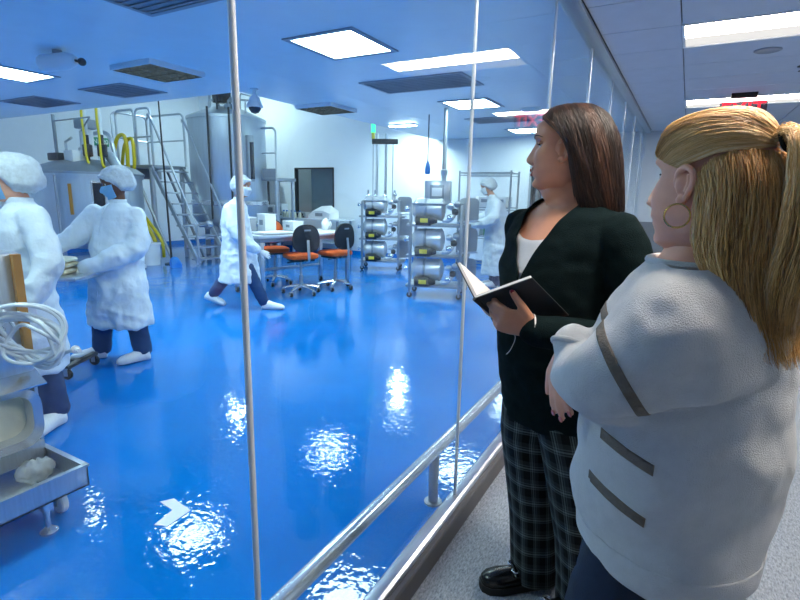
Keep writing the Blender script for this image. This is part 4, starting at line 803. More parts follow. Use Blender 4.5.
def limb(mb, pts, rad, n=14, k=5, flat=1.0):
    P = smooth_path(pts, k); R_ = []
    m = len(pts) - 1
    for i in range(len(P)):
        s = i / k; a = min(int(s), m - 1); t = s - a; R_.append(rad[a] + (rad[a + 1] - rad[a]) * t)
    d0 = (P[0] - P[1]).normalized(); d1 = (P[-1] - P[-2]).normalized()
    P = [P[0] + d0 * R_[0] * 0.8, P[0] + d0 * R_[0] * 0.5] + P + [P[-1] + d1 * R_[-1] * 0.5, P[-1] + d1 * R_[-1] * 0.8]; R_ = [R_[0] * 0.5, R_[0] * 0.85] + R_ + [R_[-1] * 0.85, R_[-1] * 0.5]
    return mb.tube(P, R_, n, flat=flat)
def hand(mb, wrist, d, nrm, s=1.0, curl=(0.5, 0.5, 0.55, 0.6), spread=0.12, thumb_side=1, thumb_curl=0.4, thumb_out=0.7, n=10):
    """wrist point, direction of the fingers d, nrm = outward normal of the back of the hand; returns finger tips"""
    W = V(wrist); d = V(d).normalized(); nr = V(nrm); nr = (nr - d * nr.dot(d)).normalized(); sd = d.cross(nr) * thumb_side
    mb.loft([[tuple(W + d * x * s + sd * (b * math.cos(t)) * s + nr * (a * math.sin(t)) * s) for t in [2 * PI * j / 16 for j in range(16)]] for x, b, a in ((-.02, .024, .02), (0, .027, .02), (.03, .036, .018), (.06, .042, .016), (.085, .042, .013), (.093, .038, .009))])
    tips = []
    for i, (off, ln, cu_) in enumerate(zip((.03, .010, -.011, -.031), (.074, .082, .076, .06), curl)):
        p = W + (d * (.082 - .006 * abs(i - 1)) + sd * off) * s; dd = (d + sd * spread * (1.5 - i) * 0.5).normalized(); path = [p - dd * .02 * s, p]; a = 0
        for q, fr in enumerate((.45, .3, .25)):
            a += cu_ * (0.8, 1.0, 0.8)[q]; v_ = dd * math.cos(a) - nr * math.sin(a); path.append(path[-1] + v_ * ln * fr * s)
        mb.tube(path + [path[-1] + v_ * .004 * s], [r * s for r in (.0095, .0098, .009, .0082, .0072, .004)], n); tips.append((path[-1], v_, dd))
    tp = W + (d * .022 + sd * .03 - nr * .004) * s; a = thumb_out; v1 = (d * math.cos(a) + sd * math.sin(a)).normalized(); path = [tp - v1 * .02 * s, tp, tp + v1 * .036 * s]
    v2 = (v1 * math.cos(thumb_curl) - (sd * 0.6 + nr * 0.8).normalized() * math.sin(thumb_curl)).normalized(); path += [path[-1] + v2 * .03 * s, path[-1] + v2 * .03 * s + (v2 - nr * 0.1) * .022 * s]
    mb.tube(path + [path[-1] + v2 * .004 * s], [r * s for r in (.014, .014, .0125, .0105, .0085, .004)], n); tips.append((path[-1], v2, v1))
    return tips
def join_mesh(me, mb):
    """append raw builder geometry (head) to a mesh, keeping material indices"""
    base = len(me.vertices); v = [tuple(x.co) for x in me.vertices] + mb.v; f = [tuple(p.vertices) for p in me.polygons] + [tuple(i + base for i in q) for q in mb.f]; mi = [p.material_index for p in me.polygons] + mb.mi
    out = bpy.data.meshes.new('body'); out.from_pydata(v, [], f); out.polygons.foreach_set('material_index', mi); out.update(); bpy.data.meshes.remove(me)
    return out
def cut(me, planes=(), kill=None):
    bm = bmesh.new(); bm.from_mesh(me)
    for co, no in planes: bmesh.ops.bisect_plane(bm, geom=bm.verts[:] + bm.edges[:] + bm.faces[:], dist=1e-5, plane_co=co, plane_no=no)
    if kill: bmesh.ops.delete(bm, geom=[f for f in bm.faces if kill(f.calc_center_median())], context='FACES')
    out = bpy.data.meshes.new('cut'); bm.to_mesh(out); bm.free(); return out
def foot(parent, x, y, ang, m='shoe_cover', z=0.0, ln=.29, pitch=0.0, name='shoe', s=1.0):
    b = MB(); rings = []
    for t, w, h0, h1 in ((0, .028, .006, .05), (.04, .036, .0, .085), (.15, .036, 0, .10), (.3, .034, 0, .098), (.5, .04, 0, .078), (.7, .048, 0, .066), (.85, .044, 0, .056), (.96, .03, .004, .042), (1.0, .015, .012, .03)):
        rr = []
        for j in range(16):
            a = 2 * PI * j / 16; yy = w * 1.12 * s * math.cos(a); zz = (h0 + h1) / 2 + (h1 - h0) / 2 * (abs(math.sin(a)) ** 0.7) * (1 if math.sin(a) > 0 else -1)
            xx = (t - 0.25) * ln; xr = xx * math.cos(pitch) - zz * s * math.sin(pitch) ; zr = xx * math.sin(pitch) + zz * s * math.cos(pitch)
            rr.append((x + xr * math.cos(ang) - yy * math.sin(ang), y + xr * math.sin(ang) + yy * math.cos(ang), z + zr))
        rings.append(rr)
    b.loft(rings); return b.build(name, m, parent, angle=80)
def trouser(parent, legs, m='scrub', name='trousers'):
    b = MB()
    for pts, rad in legs: limb(b, pts, rad, 16, 5)
    me = evaluated(b, 0.012, 4); displace(me, lambda p, n: 0.006 * noise.noise(V((p.x * 14, p.y * 14, p.z * 22)))); return mesh_obj(name, me, m, parent)
def cap_mesh(parent, M, seed=0, big=1.0):
    b = MB(); n, m = 40, 24; vs = []
    for i in range(m + 1):
        el = PI / 2 - (PI / 2 + 0.62) * i / m
        for j in range(n):
            a = 2 * PI * j / n; r = 1.0
            x, y, z = math.cos(el) * math.cos(a), math.cos(el) * math.sin(a), math.sin(el)
            tuck = 1.0 if i < m - 3 else 1 - 0.1 * (i - (m - 3))
            p = V((-.022 + x * (.116 if x > 0 else .150) * big * tuck, y * .102 * big * tuck, .035 + z * (.115 if z > 0 else .12) * big))
            p += V((x, y, z)) * (.010 * noise.noise(V((x * 3 + seed, y * 3, z * 3))) + .005 * math.sin(a * 17 + seed) * (i / m) ** 1.5 + .004 * noise.noise(V((x * 11, y * 11 + seed, z * 11))))
            k2 = max(0, (i - m * 0.4) / (m * 0.6)); p.z += (0.115 * max(0, x) ** 0.8 - .05 * max(0, -x) - .028 * abs(y)) * k2
            vs.append(M @ p)
    fs = [(i * n + j, (i + 1) * n + j, (i + 1) * n + (j + 1) % n, i * n + (j + 1) % n) for i in range(m) for j in range(n)]
    b.add(vs, fs); o = b.build('hair_cover', 'cap', parent, angle=180)
    md = o.modifiers.new('th', 'SOLIDIFY'); md.thickness = 0.002; return o
def mask_mesh(parent, M, m='mask'):
    b = MB(); nz, ny = 14, 22; g = []
    for i in range(nz + 1):
        z = -.105 + .115 * i / nz
        for j in range(ny + 1):
            th = -1.35 + 2.7 * j / ny; p = head_pt(z, th); q = head_pt(-.03, th)
            k = math.cos(th) ** 2; base = head_pt(z, th); x = base.x + .007 + .012 * k * gs(z + .04, .05)
            p = V((max(x, base.x + .006), base.y * 1.06, z)); p += V((1, 0, 0)) * .0015 * math.sin(i * 1.8) * k; g.append(M @ p)
    w_ = ny + 1; b.add(g, [(i * w_ + j, i * w_ + j + 1, (i + 1) * w_ + j + 1, (i + 1) * w_ + j) for i in range(nz) for j in range(ny)])
    o = b.build('face_mask', m, parent, angle=180); md = o.modifiers.new('th', 'SOLIDIFY'); md.thickness = 0.002; md.offset = 1; return o
def surf(M, y, z, out=.001, fat=0.0, smile=0.0):
    lo, hi = 0.0, PI / 2
    for _ in range(24):
        mid = (lo + hi) / 2
        if head_pt(z, mid, fat, smile).y < abs(y): lo = mid
        else: hi = mid
    p = head_pt(z, lo, fat, smile); return M @ V((p.x + out, p.y * (1 if y >= 0 else -1), z))
def mouth(parent, M, fat=0.0, smile=1.0, teeth=True):
    ys = [-.025, -.021, -.015, -.008, 0, .008, .015, .021, .025]; cz = lambda y: .014 * (abs(y) / .025) ** 1.8 * smile
    MB().tube([surf(M, y, -.059 + cz(y) - .002 * abs(y) / .025 + (.0012 if 0 < abs(y) < .012 else 0), -.0022, fat, smile) for y in ys], [.001, .0026, .0036, .0042, .0038, .0042, .0036, .0026, .001], 8).build('upper_lip', 'lips', parent, angle=180)
    MB().tube([surf(M, y, -.0715 + cz(y) * .9 + .006 * (abs(y) / .025) ** 2, -.0024, fat, smile) for y in ys], [.001, .003, .0044, .0052, .0054, .0052, .0044, .003, .001], 8).build('lower_lip', 'lips', parent, angle=180)
    MB().tube([surf(M, y, -.0645 + cz(y), -.0005, fat, smile) for y in ys], [.0012, .0018, .0022, .0024, .0024, .0024, .0022, .0018, .0012], 6).build('mouth_opening', 'hair_tie', parent, angle=180)
    if teeth: MB().tube([surf(M, y, -.0632 + cz(y), .0004, fat, smile) for y in ys[1:-1]], .0017, 6).build('teeth', 'teeth', parent, angle=180)
    for s_ in (1, -1): MB().tube(smooth_path([surf(M, s_ * .021, -.035, -.001, fat, smile), surf(M, s_ * .028, -.045, -.0012, fat, smile), surf(M, s_ * .032, -.056, -.0012, fat, smile)], 4), .0012, 6).build('smile_crease', 'lips', parent, angle=180)
def eyes(parent, M, open_=1.0, sides=(1, -1)):
    for s_ in sides:
        e = MB(); c = V((.063, s_ * .031, .019)); e.sphere(M @ c, .0115, 16, 10); ey = e.build('eye', 'eye_white', parent, angle=180)
        i_ = MB(); i_.sphere(M @ (c + V((.0078, 0, 0))), .0056, 12, 8, M=M.to_3x3().to_4x4(), sc3=(.75, 1, 1)); i_.build('iris', 'iris', ey, angle=180)

def staff(loc, label, head, head_yaw, pitch, torso, phi, arms, legs, feet, skin='skin_tan', mask='mask', hands=(), gl='glove', seed=1, hand_s=1.0, cap_big=1.0, hem_cut=None):
    """gowned worker: torso = [(x,y,z,depth,width)], arms = [(points,radii)], hands = [(wrist,dir,normal,side)]"""
    o = root('person', (loc[0], loc[1], 0), CAMROT); tag(o, label, 'person', 'gowned workers in the clean room')
    M = Mhead(head, head_yaw, pitch)
    b = MB(); top = torso[-1]
    limb(b, [(head[0] - .02 * math.cos(head_yaw), head[1] - .02 * math.sin(head_yaw), head[2] - .04), (top[0], top[1], top[2] - .02)], [.052, .062])
    b.loft([ring((x, y, z), a * .8, w * .8, phi, 20) for x, y, z, a, w in torso])
    for pts, rad in arms: limb(b, pts, [r * .6 for r in rad], 10)
    for pts, rad in legs: limb(b, pts, [r * .65 for r in rad], 10)
    me = evaluated(b, .014, 4); hb = MB(); head_mb(hb, M, nz=44, nt=52); mesh_obj('body', join_mesh(me, hb), [skin, 'lips'], o)
    eyes(o, M)
    g = MB(); g.loft([ring((x, y, z), a, w, phi, 28) for x, y, z, a, w in torso])
    for pts, rad in arms: limb(g, pts, rad, 16)
    me = evaluated(g, .013, 5); zt = top[2]; zb = torso[0][2]
    def fold(p, n):
        k = max(0.25, min(1, (zt - p.z) / .4)); rg = lambda q: 1 - 2.6 * abs(noise.noise(q))
        w_ = noise.noise(V((p.x * 9 + seed, p.y * 9, p.z * 2.2))) * .018 + rg(V((p.x * 8 + seed, p.y * 8, p.z * 4.5 + seed))) * .011 + rg(V((p.x * 5, p.y * 5 + seed, p.z * 11))) * .008 + noise.noise(V((p.x * 22, p.y * 22 + seed, p.z * 14))) * .008
        return w_ * k
    displace(me, fold); gw_ = mesh_obj('gown', me, 'gown', o)
    # seam down the front and collar
    cb = MB(); cb.loft([ring((top[0], top[1], z), top[3] + e_, top[4] + e_, phi, 24) for z, e_ in ((top[2] - .03, .012), (top[2] + .012, .006), (top[2] + .014, .0), (top[2] - .02, .0))], cap=False); cb.build('collar', 'gown', o)
    fx, fy = math.cos(phi), math.sin(phi); sm = []
    for x, y, z, a, w in torso[:-1]: sm.append((x + fx * (a + .004), y + fy * (a + .004), z + .01))
    MB().tube(smooth_path(sm, 4), .006, 6, flat=.5).build('front_seam', 'gown', o)
    for wr, d, nr, side in hands:
        hb = MB(); hand(hb, wr, d, nr, hand_s, thumb_side=side, curl=(.35, .4, .45, .5)); limb(hb, [V(wr) - V(d).normalized() * .07, wr], [.036, .03], 12); me = evaluated(hb, .0045, 3); mesh_obj('glove', me, gl, o)
        cf = MB(); dv = V(d).normalized(); cf.tube([V(wr) - dv * .085, V(wr) - dv * .05, V(wr) - dv * .03], [.044, .041, .043], 16); cf.build('cuff', 'gown', o)
    trouser(o, legs)
    for f_ in feet: foot(o, *f_, s=1.22)
    cap_mesh(o, M, seed, cap_big); mask_mesh(o, M, mask)
    return o

R_D = math.radians
# far worker at the right rack
staff((-2.0, 8.2), 'gowned worker with blue gloves reaching to the right rack, far side', (-.12, 0, 1.66), R_D(175), -.35,
      [(0.1, 0, .22, .24, .26), (.1, 0, .6, .22, .24), (.08, 0, 1.0, .19, .22), (.05, 0, 1.3, .16, .21), (.02, 0, 1.43, .12, .19), (-.02, 0, 1.5, .075, .085), (-.03, 0, 1.53, .06, .065)], R_D(180),
      [([(.02, -.19, 1.4), (-.02, -.25, 1.18), (-.2, -.2, 1.08), (-.4, -.1, 1.06)], [.085, .085, .075, .055]), ([(.02, .19, 1.4), (-.05, .25, 1.18), (-.3, .15, 1.1), (-.42, .08, 1.08)], [.085, .08, .07, .055])],
      [([(.1, -.1, .8), (.1, -.1, .4), (.1, -.1, .08)], [.1, .08, .07]), ([(.1, .1, .8), (.1, .1, .4), (.08, .1, .08)], [.1, .08, .07])], [(.06, -.1, PI), (.06, .1, PI)],
      'skin_tan', 'mask_white', [((-.44, -.085, 1.05), (-1, .3, -.1), (0, -.6, .8), 1), ((-.45, .06, 1.07), (-1, -.2, -.1), (0, .6, .8), -1)], 'glove_blue', 4)
# walker
staff((-4.25, 4.7), 'gowned worker walking to the right behind the tall glass seam', (.12, 0, 1.57), R_D(-12), -.15,
      [(.02, 0, .36, .26, .27), (.03, 0, .6, .22, .25), (.02, 0, .9, .18, .22), (.0, 0, 1.15, .16, .21), (.01, 0, 1.32, .135, .19), (.04, 0, 1.40, .075, .09), (.06, 0, 1.43, .06, .065)], R_D(-8),
      [([(.0, -.18, 1.3), (.06, -.24, 1.06), (.2, -.2, .88), (.31, -.16, .79)], [.085, .085, .075, .055]), ([(.0, .18, 1.3), (-.12, .24, 1.05), (-.06, .24, .82)], [.085, .08, .055])],
      [([(.02, -.08, .8), (.2, -.09, .45), (.36, -.1, .1)], [.11, .085, .07]), ([(.0, .08, .8), (-.13, .09, .48), (-.37, .1, .16)], [.11, .085, .07])], [(.41, -.1, 0.0), (-.43, .1, 0.0, 'shoe_cover', .06, .29, -.35)],
      'skin_tan', 'mask_white', [((.345, -.145, .765), (1, .15, -.45), (.3, -.9, .2), 1), ((-.05, .24, .79), (.1, 0, -1), (0, 1, 0), -1)], 'glove', 2)
# worker with the tray
w2_ = staff((-3.5, 2.6), 'masked gowned worker leaning over the small trolley, in front of the ladder', (.085, -.02, 1.545), R_D(215), -.3,
      [(.02, 0, .33, .22, .31), (.02, 0, .5, .21, .29), (.03, 0, .8, .185, .245), (.04, 0, 1.05, .165, .215), (.06, 0, 1.2, .15, .21), (.075, 0, 1.32, .125, .19), (.085, 0, 1.385, .075, .085), (.09, 0, 1.41, .06, .065)], R_D(248),
      [([(-.1, -.02, 1.3), (-.24, -.1, 1.12), (-.38, -.16, 1.03)], [.085, .08, .055]), ([(.235, -.02, 1.29), (.27, -.1, 1.05), (.1, -.24, .93), (-.07, -.27, .87)], [.085, .085, .072, .052])],
      [([(-.08, 0, .8), (-.14, 0, .42), (-.19, .02, .1)], [.1, .088, .08]), ([(.12, 0, .8), (.16, -.02, .42), (.2, -.02, .1)], [.1, .088, .08])], [(-.22, 0, R_D(200)), (.2, -.05, R_D(225), 'shoe_cover', 0, .27)],
      'skin_brown', 'mask', [((-.42, -.175, 1.02), (-1, -.3, -.3), (0, -.5, .8), 1), ((-.11, -.275, .855), (-1, -.1, -.25), (0, -.5, .85), -1)], 'glove', 7)
# worker at the far left
staff((-2.65, 1.55), 'masked gowned worker at the left edge behind the tank cart', (-.015, -.03, 1.545), R_D(205), -.1,
      [(-.05, 0, .38, .2, .22), (-.04, 0, .6, .19, .215), (-.04, 0, .9, .165, .195), (-.02, 0, 1.12, .16, .195), (.0, 0, 1.26, .155, .2), (.01, 0, 1.36, .12, .17), (.01, 0, 1.41, .075, .085), (.01, 0, 1.435, .062, .066)], R_D(215),
      [([(.15, -.1, 1.33), (.245, -.15, 1.09), (.19, -.24, .9)], [.085, .08, .056]), ([(-.1, .1, 1.33), (-.2, 0, 1.05), (-.22, -.15, .85)], [.085, .08, .055])],
      [([(.03, -.05, .75), (.04, -.03, .4), (.06, .0, .1)], [.12, .1, .085]), ([(-.1, .06, .75), (-.12, .06, .4), (-.13, .06, .1)], [.12, .1, .085])], [(.08, -.05, R_D(262), 'shoe_cover', 0, .28), (-.13, .04, R_D(230))],
      'skin_fair', 'mask', [((.18, -.25, .865), (-.15, -.1, -1), (.8, -.6, 0), 1), ((-.22, -.18, .82), (0, -.3, -1), (-.9, 0, 0), -1)], 'glove', 11, 1.0, 1.06)

# ---------------------------------------------------------------- hair made of a shell and strands along guide curves
def crv(pts, s):
    n = len(pts) - 1; x = min(max(s, 0), 1) * n; i = min(int(x), n - 1); t = x - i
    p0, p1, p2, p3 = pts[max(i - 1, 0)], pts[i], pts[i + 1], pts[min(i + 2, n)]
    return 0.5 * ((2 * p1) + (p2 - p0) * t + (2 * p0 - 5 * p1 + 4 * p2 - p3) * t * t + (3 * p1 - p0 - 3 * p2 + p3) * t ** 3)
def sheet(guides, t, s):
    return crv([crv([V(p) for p in g], s) for g in guides], t)
def hair(patches, M, parent, m, seed=1, name='hair', base_=0.25):
    """patches = [(guides, strands, radius, lift, frizz)]"""
    rnd = random.Random(seed); b = MB(); shade = []
    for guides, ns, rad, lift, friz, closed in patches:
        G = [[V(p) for p in g] for g in guides]; nt, nsg = 36, 22; v0 = len(b.v); pts = [[sheet(G, i / nt, j / nsg * .93) for j in range(nsg + 1)] for i in range(nt + 1)]
        cen = sum((p for r in pts for p in r), V()) / ((nt + 1) * (nsg + 1))
        grid = [M @ p for r in pts for p in r]; w_ = nsg + 1
        b.add(grid, [(i * w_ + j, (i + 1) * w_ + j, (i + 1) * w_ + j + 1, i * w_ + j + 1) for i in range(nt) for j in range(nsg)])
        for i in range(nt + 1):
            cs = base_ + 0.3 * noise.noise(V((i * 0.9, seed, 0)))
            shade += [max(0, min(1, cs + 0.1 * noise.noise(V((i * 0.9, j * 0.15, seed)))))for j in range(nsg + 1)]
        for k in range(ns):
            t = rnd.random(); s0 = rnd.uniform(0, 0.12) if rnd.random() < 0.6 else rnd.uniform(0, 0.5); s1 = rnd.uniform(0.78, 1.0) if rnd.random() < 0.7 else rnd.uniform(0.5, 1.0); n = 11; path = []
            dt = rnd.gauss(0, 0.012); ph = rnd.uniform(0, 6.28); up = rnd.uniform(0.2, 1.0) * lift; fz = friz * rnd.uniform(0.3, 1.2)
            for q in range(n):
                s_ = s0 + (s1 - s0) * q / (n - 1); tt = min(1, max(0, t + dt * s_ + 0.004 * math.sin(ph + s_ * 6)))
                p = sheet(G, tt, s_); e = 0.01; du = sheet(G, min(1, tt + e), s_) - sheet(G, max(0, tt - e), s_); dv = sheet(G, tt, min(1, s_ + e)) - sheet(G, tt, max(0, s_ - e))
                nn = du.cross(dv); nn = nn.normalized() if nn.length > 1e-9 else V((0, 0, 1))
                if nn.dot(p - cen) < 0: nn = -nn
                path.append(M @ (p + nn * (up * (0.25 + 0.75 * math.sin(PI * min(1, s_ * 0.9 + 0.1))) + fz * math.sin(ph + s_ * 9)) + V((noise.noise(p * 22 + V((k * .37, 0, 0))), noise.noise(p * 22 + V((0, k * .37, 3))), 0)) * friz))
            r_ = rad * rnd.uniform(0.6, 1.3); b.tube(path, [r_ * (0.6 + 0.4 * math.sin(PI * q / (n - 1))) if q < n - 1 else r_ * 0.2 for q in range(n)], 3, cap=False)
            clump = 0.5 + 0.9 * noise.noise(V((t * 14, seed * 1.7, 0))); c_ = max(0, min(1, 0.55 * clump + 0.45 * rnd.random())); shade += [c_] * (3 * n)
    me = bpy.data.meshes.new(name); me.from_pydata(b.v, [], b.f); me.materials.append(MATS[m]); a = me.attributes.new('shade', 'FLOAT', 'POINT'); a.data.foreach_set('value', shade)
    me.polygons.foreach_set('use_smooth', [True] * len(me.polygons)); o = bpy.data.objects.new(name, me); COL.objects.link(o); o.parent = parent; return o
def mirror(gs_): return gs_ + [[(x, -y, z) for x, y, z in g] for g in gs_[-2::-1]]
def ear_mb(M, side=1):
    b = MB(); s = side
    path = [(.018, .070, -.004), (.020, .074, .012), (.012, .083, .028), (-.004, .089, .034), (-.018, .092, .024), (-.020, .090, .004), (-.012, .085, -.014), (-.002, .079, -.028), (.008, .074, -.031), (.012, .071, -.022)]
    b.tube([M @ V((x, s * y, z)) for x, y, z in smooth_path(path, 4)], .0055, 10)
    b.tube([M @ V((x, s * y, z)) for x, y, z in smooth_path([(-.008, .084, .022), (-.010, .083, .006), (-.004, .08, -.012)], 4)], .0045, 8)
    b.sphere(M @ V((.0, s * .076, .004)), 1.0, 16, 10, M=M.to_3x3().to_4x4() @ Matrix.Rotation(s * 0.25, 4, 'Z'), sc3=(.019, .006, .029)); b.sphere(M @ V((.004, s * .077, -.027)), .0095, 12, 8)
    b.tube([M @ V((.016, s * .072, .004)), M @ V((.014, s * .077, -.003)), M @ V((.013, s * .072, -.012))], .005, 8)
    me = evaluated(b, .0016, 4); return me
def add_mesh(mb, me, mi=0): mb.add([v.co for v in me.vertices], [tuple(p.vertices) for p in me.polygons], mi); bpy.data.meshes.remove(me)
def nails(parent, tips, m, s=1.0):
    for p, v_, dd in tips:
        n_ = (dd - v_ * dd.dot(v_)); n_ = n_.normalized() if n_.length > .05 else v_.orthogonal().normalized()
        b = MB(); sd = v_.cross(n_).normalized(); Mx = Matrix((sd, v_, n_)).transposed().to_4x4()
        b.sphere(p - v_ * .004 * s + n_ * .0062 * s, 1.0, 10, 6, M=Mx, sc3=(.0058 * s, .0078 * s, .0022 * s)); b.build('fingernail', m, parent, angle=180)

# ---------------------------------------------------------------- woman in the dark cardigan holding a book
w1 = root('person', (0.50, 1.70, 0), CAMROT); tag(w1, 'woman in dark cardigan and plaid trousers reading an open black book', 'person')
PH = R_D(213); F1 = V((math.cos(PH), math.sin(PH), 0)); L1 = V((-F1.y, F1.x, 0))
HY = R_D(165); H1 = V((-.037, 0, 1.642)); M1 = Mhead(H1, HY, .03)
T1 = [(.015, .02, .74, .155, .195), (.005, .02, .86, .165, .205), (-.015, .015, .98, .172, .205), (-.025, .01, 1.08, .165, .195), (-.03, .005, 1.18, .162, .19), (-.03, 0, 1.28, .17, .195), (-.022, 0, 1.37, .152, .198), (-.01, 0, 1.44, .118, .188), (.0, .0, 1.485, .084, .135), (.005, 0, 1.515, .064, .072), (.0, 0, 1.54, .058, .06)]
SHL = V((.0, 0, 1.40)) + L1 * .175; SHR = V((-.015, 0, 1.405)) - L1 * .165
ELL = V((.185, -.2, 1.10)); WRL = V((-.16, -.255, 1.135)); ELR = V((-.1, .14, 1.08)); WRR = V((-.2, -.02, 1.12))
armsL = ([SHL, SHL + V((.05, -.02, -.13)), ELL, V((.03, -.26, 1.105)), WRL], [.072, .076, .068, .056, .045]); armsR = ([SHR, ELR, WRR], [.072, .062, .045])
b = MB(); limb(b, [H1 + V((.015, 0, -.06)), V((.004, 0, 1.53)), V((.0, 0, 1.48))], [.056, .06, .075], 18); limb(b, [M1 @ V((.045, 0, -.104)), M1 @ V((.02, 0, -.116)), M1 @ V((-.02, 0, -.135))], [.024, .042, .052], 16)      # soft chin
b.loft([ring(t[:3], t[3] - .026, t[4] - .028, PH, 28) for t in T1])
limb(b, [SHL, ELL, WRL], [.06, .05, .03], 12); limb(b, [SHR, ELR, WRR], [.06, .05, .03], 12)
tipsL = hand(b, WRL, (-1, .12, .28), (.1, -.8, -.45), 1.08, (.5, .55, .65, .75), .1, 1, .3, .75)
tipsR = hand(b, WRR, (-.7, -.5, .3), (-.3, .3, -.9), .95, (.3, .3, .3, .3), .1, 1)
for s_ in (-.09, .09): limb(b, [V((.01, .02, .78)) + L1 * s_ * .8, V((.06, .025, .4)) + L1 * s_, V((.085, .03, .09)) + L1 * s_], [.06, .045, .035], 12)
me = evaluated(b, .0052, 5); hb = MB(); head_mb(hb, M1, fat=.16, smile=1.0)
add_mesh(hb, ear_mb(M1, 1)); add_mesh(hb, ear_mb(M1, -1)); mesh_obj('body', join_mesh(me, hb), ['skin_tan', 'lips'], w1)
eyes(w1, M1); mouth(w1, M1, .16, 1.0)
for s_ in (1, -1):
    lid = MB(); lid.sphere(M1 @ V((.0655, s_ * .031, .0205)), 1.0, 16, 10, M=M1.to_3x3().to_4x4(), sc3=(.0132, .0138, .0112)); o = lid.build('eyelid', 'skin_tan', w1, angle=180)
    for vtx in o.data.vertices:
        lz = (M1.inverted() @ vtx.co).z
        if lz < .0195: vtx.co = vtx.co + (M1.to_3x3() @ V((-.003, 0, .0195 - lz)))
    MB().tube(smooth_path([M1 @ V(p) for p in ((.074, s_ * .018, .0195), (.0795, s_ * .026, .0208), (.0800, s_ * .034, .0208), (.075, s_ * .045, .0175), (.071, s_ * .051, .0165))], 4), .0021, 6).build('eyelash', 'iris', w1)
    MB().tube(smooth_path([surf(M1, s_ * y_, z_, .0005, .16, 1.0) for y_, z_ in ((.016, .040), (.028, .045), (.042, .045), (.054, .039))], 4), [.0022] * 5 + [.0026] * 4 + [.002] * 3 + [.001], 6, flat=.6).build('eyebrow', 'hair_tie', w1)
gW = [[(.072, .010, .106), (.062, .054, .084), (.02, .081, .048), (-.012, .087, .0), (-.025, .09, -.05), (-.038, .092, -.10), (-.05, .092, -.145)],
      [(.045, .004, .132), (.042, .056, .112), (.008, .088, .06), (-.02, .097, 0), (-.038, .10, -.06), (-.056, .102, -.12), (-.072, .10, -.175)],
      [(.0, .002, .143), (-.004, .06, .126), (-.03, .096, .07), (-.055, .106, 0), (-.075, .11, -.06), (-.1, .105, -.13), (-.12, .10, -.18)],
      [(-.045, 0, .143), (-.072, .052, .126), (-.11, .084, .07), (-.135, .092, 0), (-.152, .09, -.07), (-.168, .08, -.14), (-.178, .07, -.185)],
      [(-.06, 0, .14), (-.11, 0, .118), (-.148, 0, .065), (-.168, 0, 0), (-.182, 0, -.07), (-.195, 0, -.14), (-.20, 0, -.185)]]
hair([(mirror(gW), 2600, .0009, .004, .002, False), ([[(x * .93, y * .95, z - .004 if z > 0 else z) for x, y, z in g] for g in mirror(gW)], 200, .0012, .002, .002, False)], M1, w1, 'hair_brown', 3)
# white top, cardigan
b = MB(); b.loft([ring(t[:3], t[3] - .012, t[4] - .014, PH, 32) for t in T1[:-1]]); me = evaluated(b, .008, 4)
me = cut(me, [(V((0, 0, 1.385)) + F1 * .14, (F1 * .62 + V((0, 0, .78))).normalized())], lambda c, p0=V((0, 0, 1.385)) + F1 * .14, n0=(F1 * .62 + V((0, 0, .78))).normalized(): (c - p0).dot(n0) > 0)
mesh_obj('white_top', me, 'top_white', w1)
b = MB(); b.loft([ring(t[:3], t[3], t[4], PH, 32) for t in T1[:-1]]); limb(b, *armsL, n=16); limb(b, *armsR, n=16); me = evaluated(b, .0075, 5)
def knit(p, n): return .007 * noise.noise(V((p.x * 8, p.y * 8, p.z * 14))) + .004 * noise.noise(V((p.x * 22, p.y * 22, p.z * 30)))
displace(me, knit)
za, kv = 1.24, .40; c1 = V((-.03, 0, 0))
def vcut(c):
    d = c - c1; return (d.dot(F1) > 0.02 and c.z > za and abs(d.dot(L1) + .0) < kv * (c.z - za)) or c.z > 1.508
pl = [(c1 + V((0, 0, za)), (L1 - V((0, 0, kv))).normalized()), (c1 + V((0, 0, za)), (-L1 - V((0, 0, kv))).normalized()), (V((0, 0, 1.508)), V((0, 0, 1)))]
me = cut(me, pl, vcut); o = mesh_obj('cardigan', me, 'cardigan', w1); md = o.modifiers.new('th', 'SOLIDIFY'); md.thickness = .005; md.offset = -1
# white cuff edge and tie of the top showing at the wrist
MB().tube([WRL + V((-.006 + .006 * math.sin(a), .038 * math.cos(a), .04 * math.sin(a) + .002)) for a in [2 * PI * j / 20 for j in range(20)]], .0028, 6, closed=True).build('sleeve_edge', 'top_white', w1)
# plaid trousers with metric UVs
def plaid_legs(parent, rows):
    me = bpy.data.meshes.new('trousers'); v, f, uvs = [], [], []; n = 40
    for legs in rows:
        base = len(v)
        for (x, y, z, a, b_, ph) in legs:
            rg = ring((x, y, z), a, b_, ph, n, 0.9)
            for j, q in enumerate(rg):
                d = V((q[0] - x, q[1] - y, 0)); k_ = .008 * noise.noise(V((q[0] * 9, q[1] * 9, z * 2.4 + x))) + .004 * math.sin(5 * 2 * PI * j / n + z * 2); q = V(q) + d.normalized() * k_; v.append(tuple(q))
        for i in range(len(legs) - 1):
            for j in range(n):
                j2 = (j + 1) % n; f.append((base + i * n + j, base + i * n + j2, base + (i + 1) * n + j2, base + (i + 1) * n + j)); r_ = .11
                uvs += [(2 * PI * j / n * r_, legs[i][2]), (2 * PI * (j + 1) / n * r_, legs[i][2]), (2 * PI * (j + 1) / n * r_, legs[i + 1][2]), (2 * PI * j / n * r_, legs[i + 1][2])]
        f.append(tuple(base + (len(legs) - 1) * n + j for j in range(n))); uvs += [(0, 0)] * n
    me.from_pydata(v, [], f); ul = me.uv_layers.new(name='UVMap')
    for i, q in enumerate(uvs): ul.data[i].uv = q
    return mesh_obj('trousers', me, 'plaid', parent)
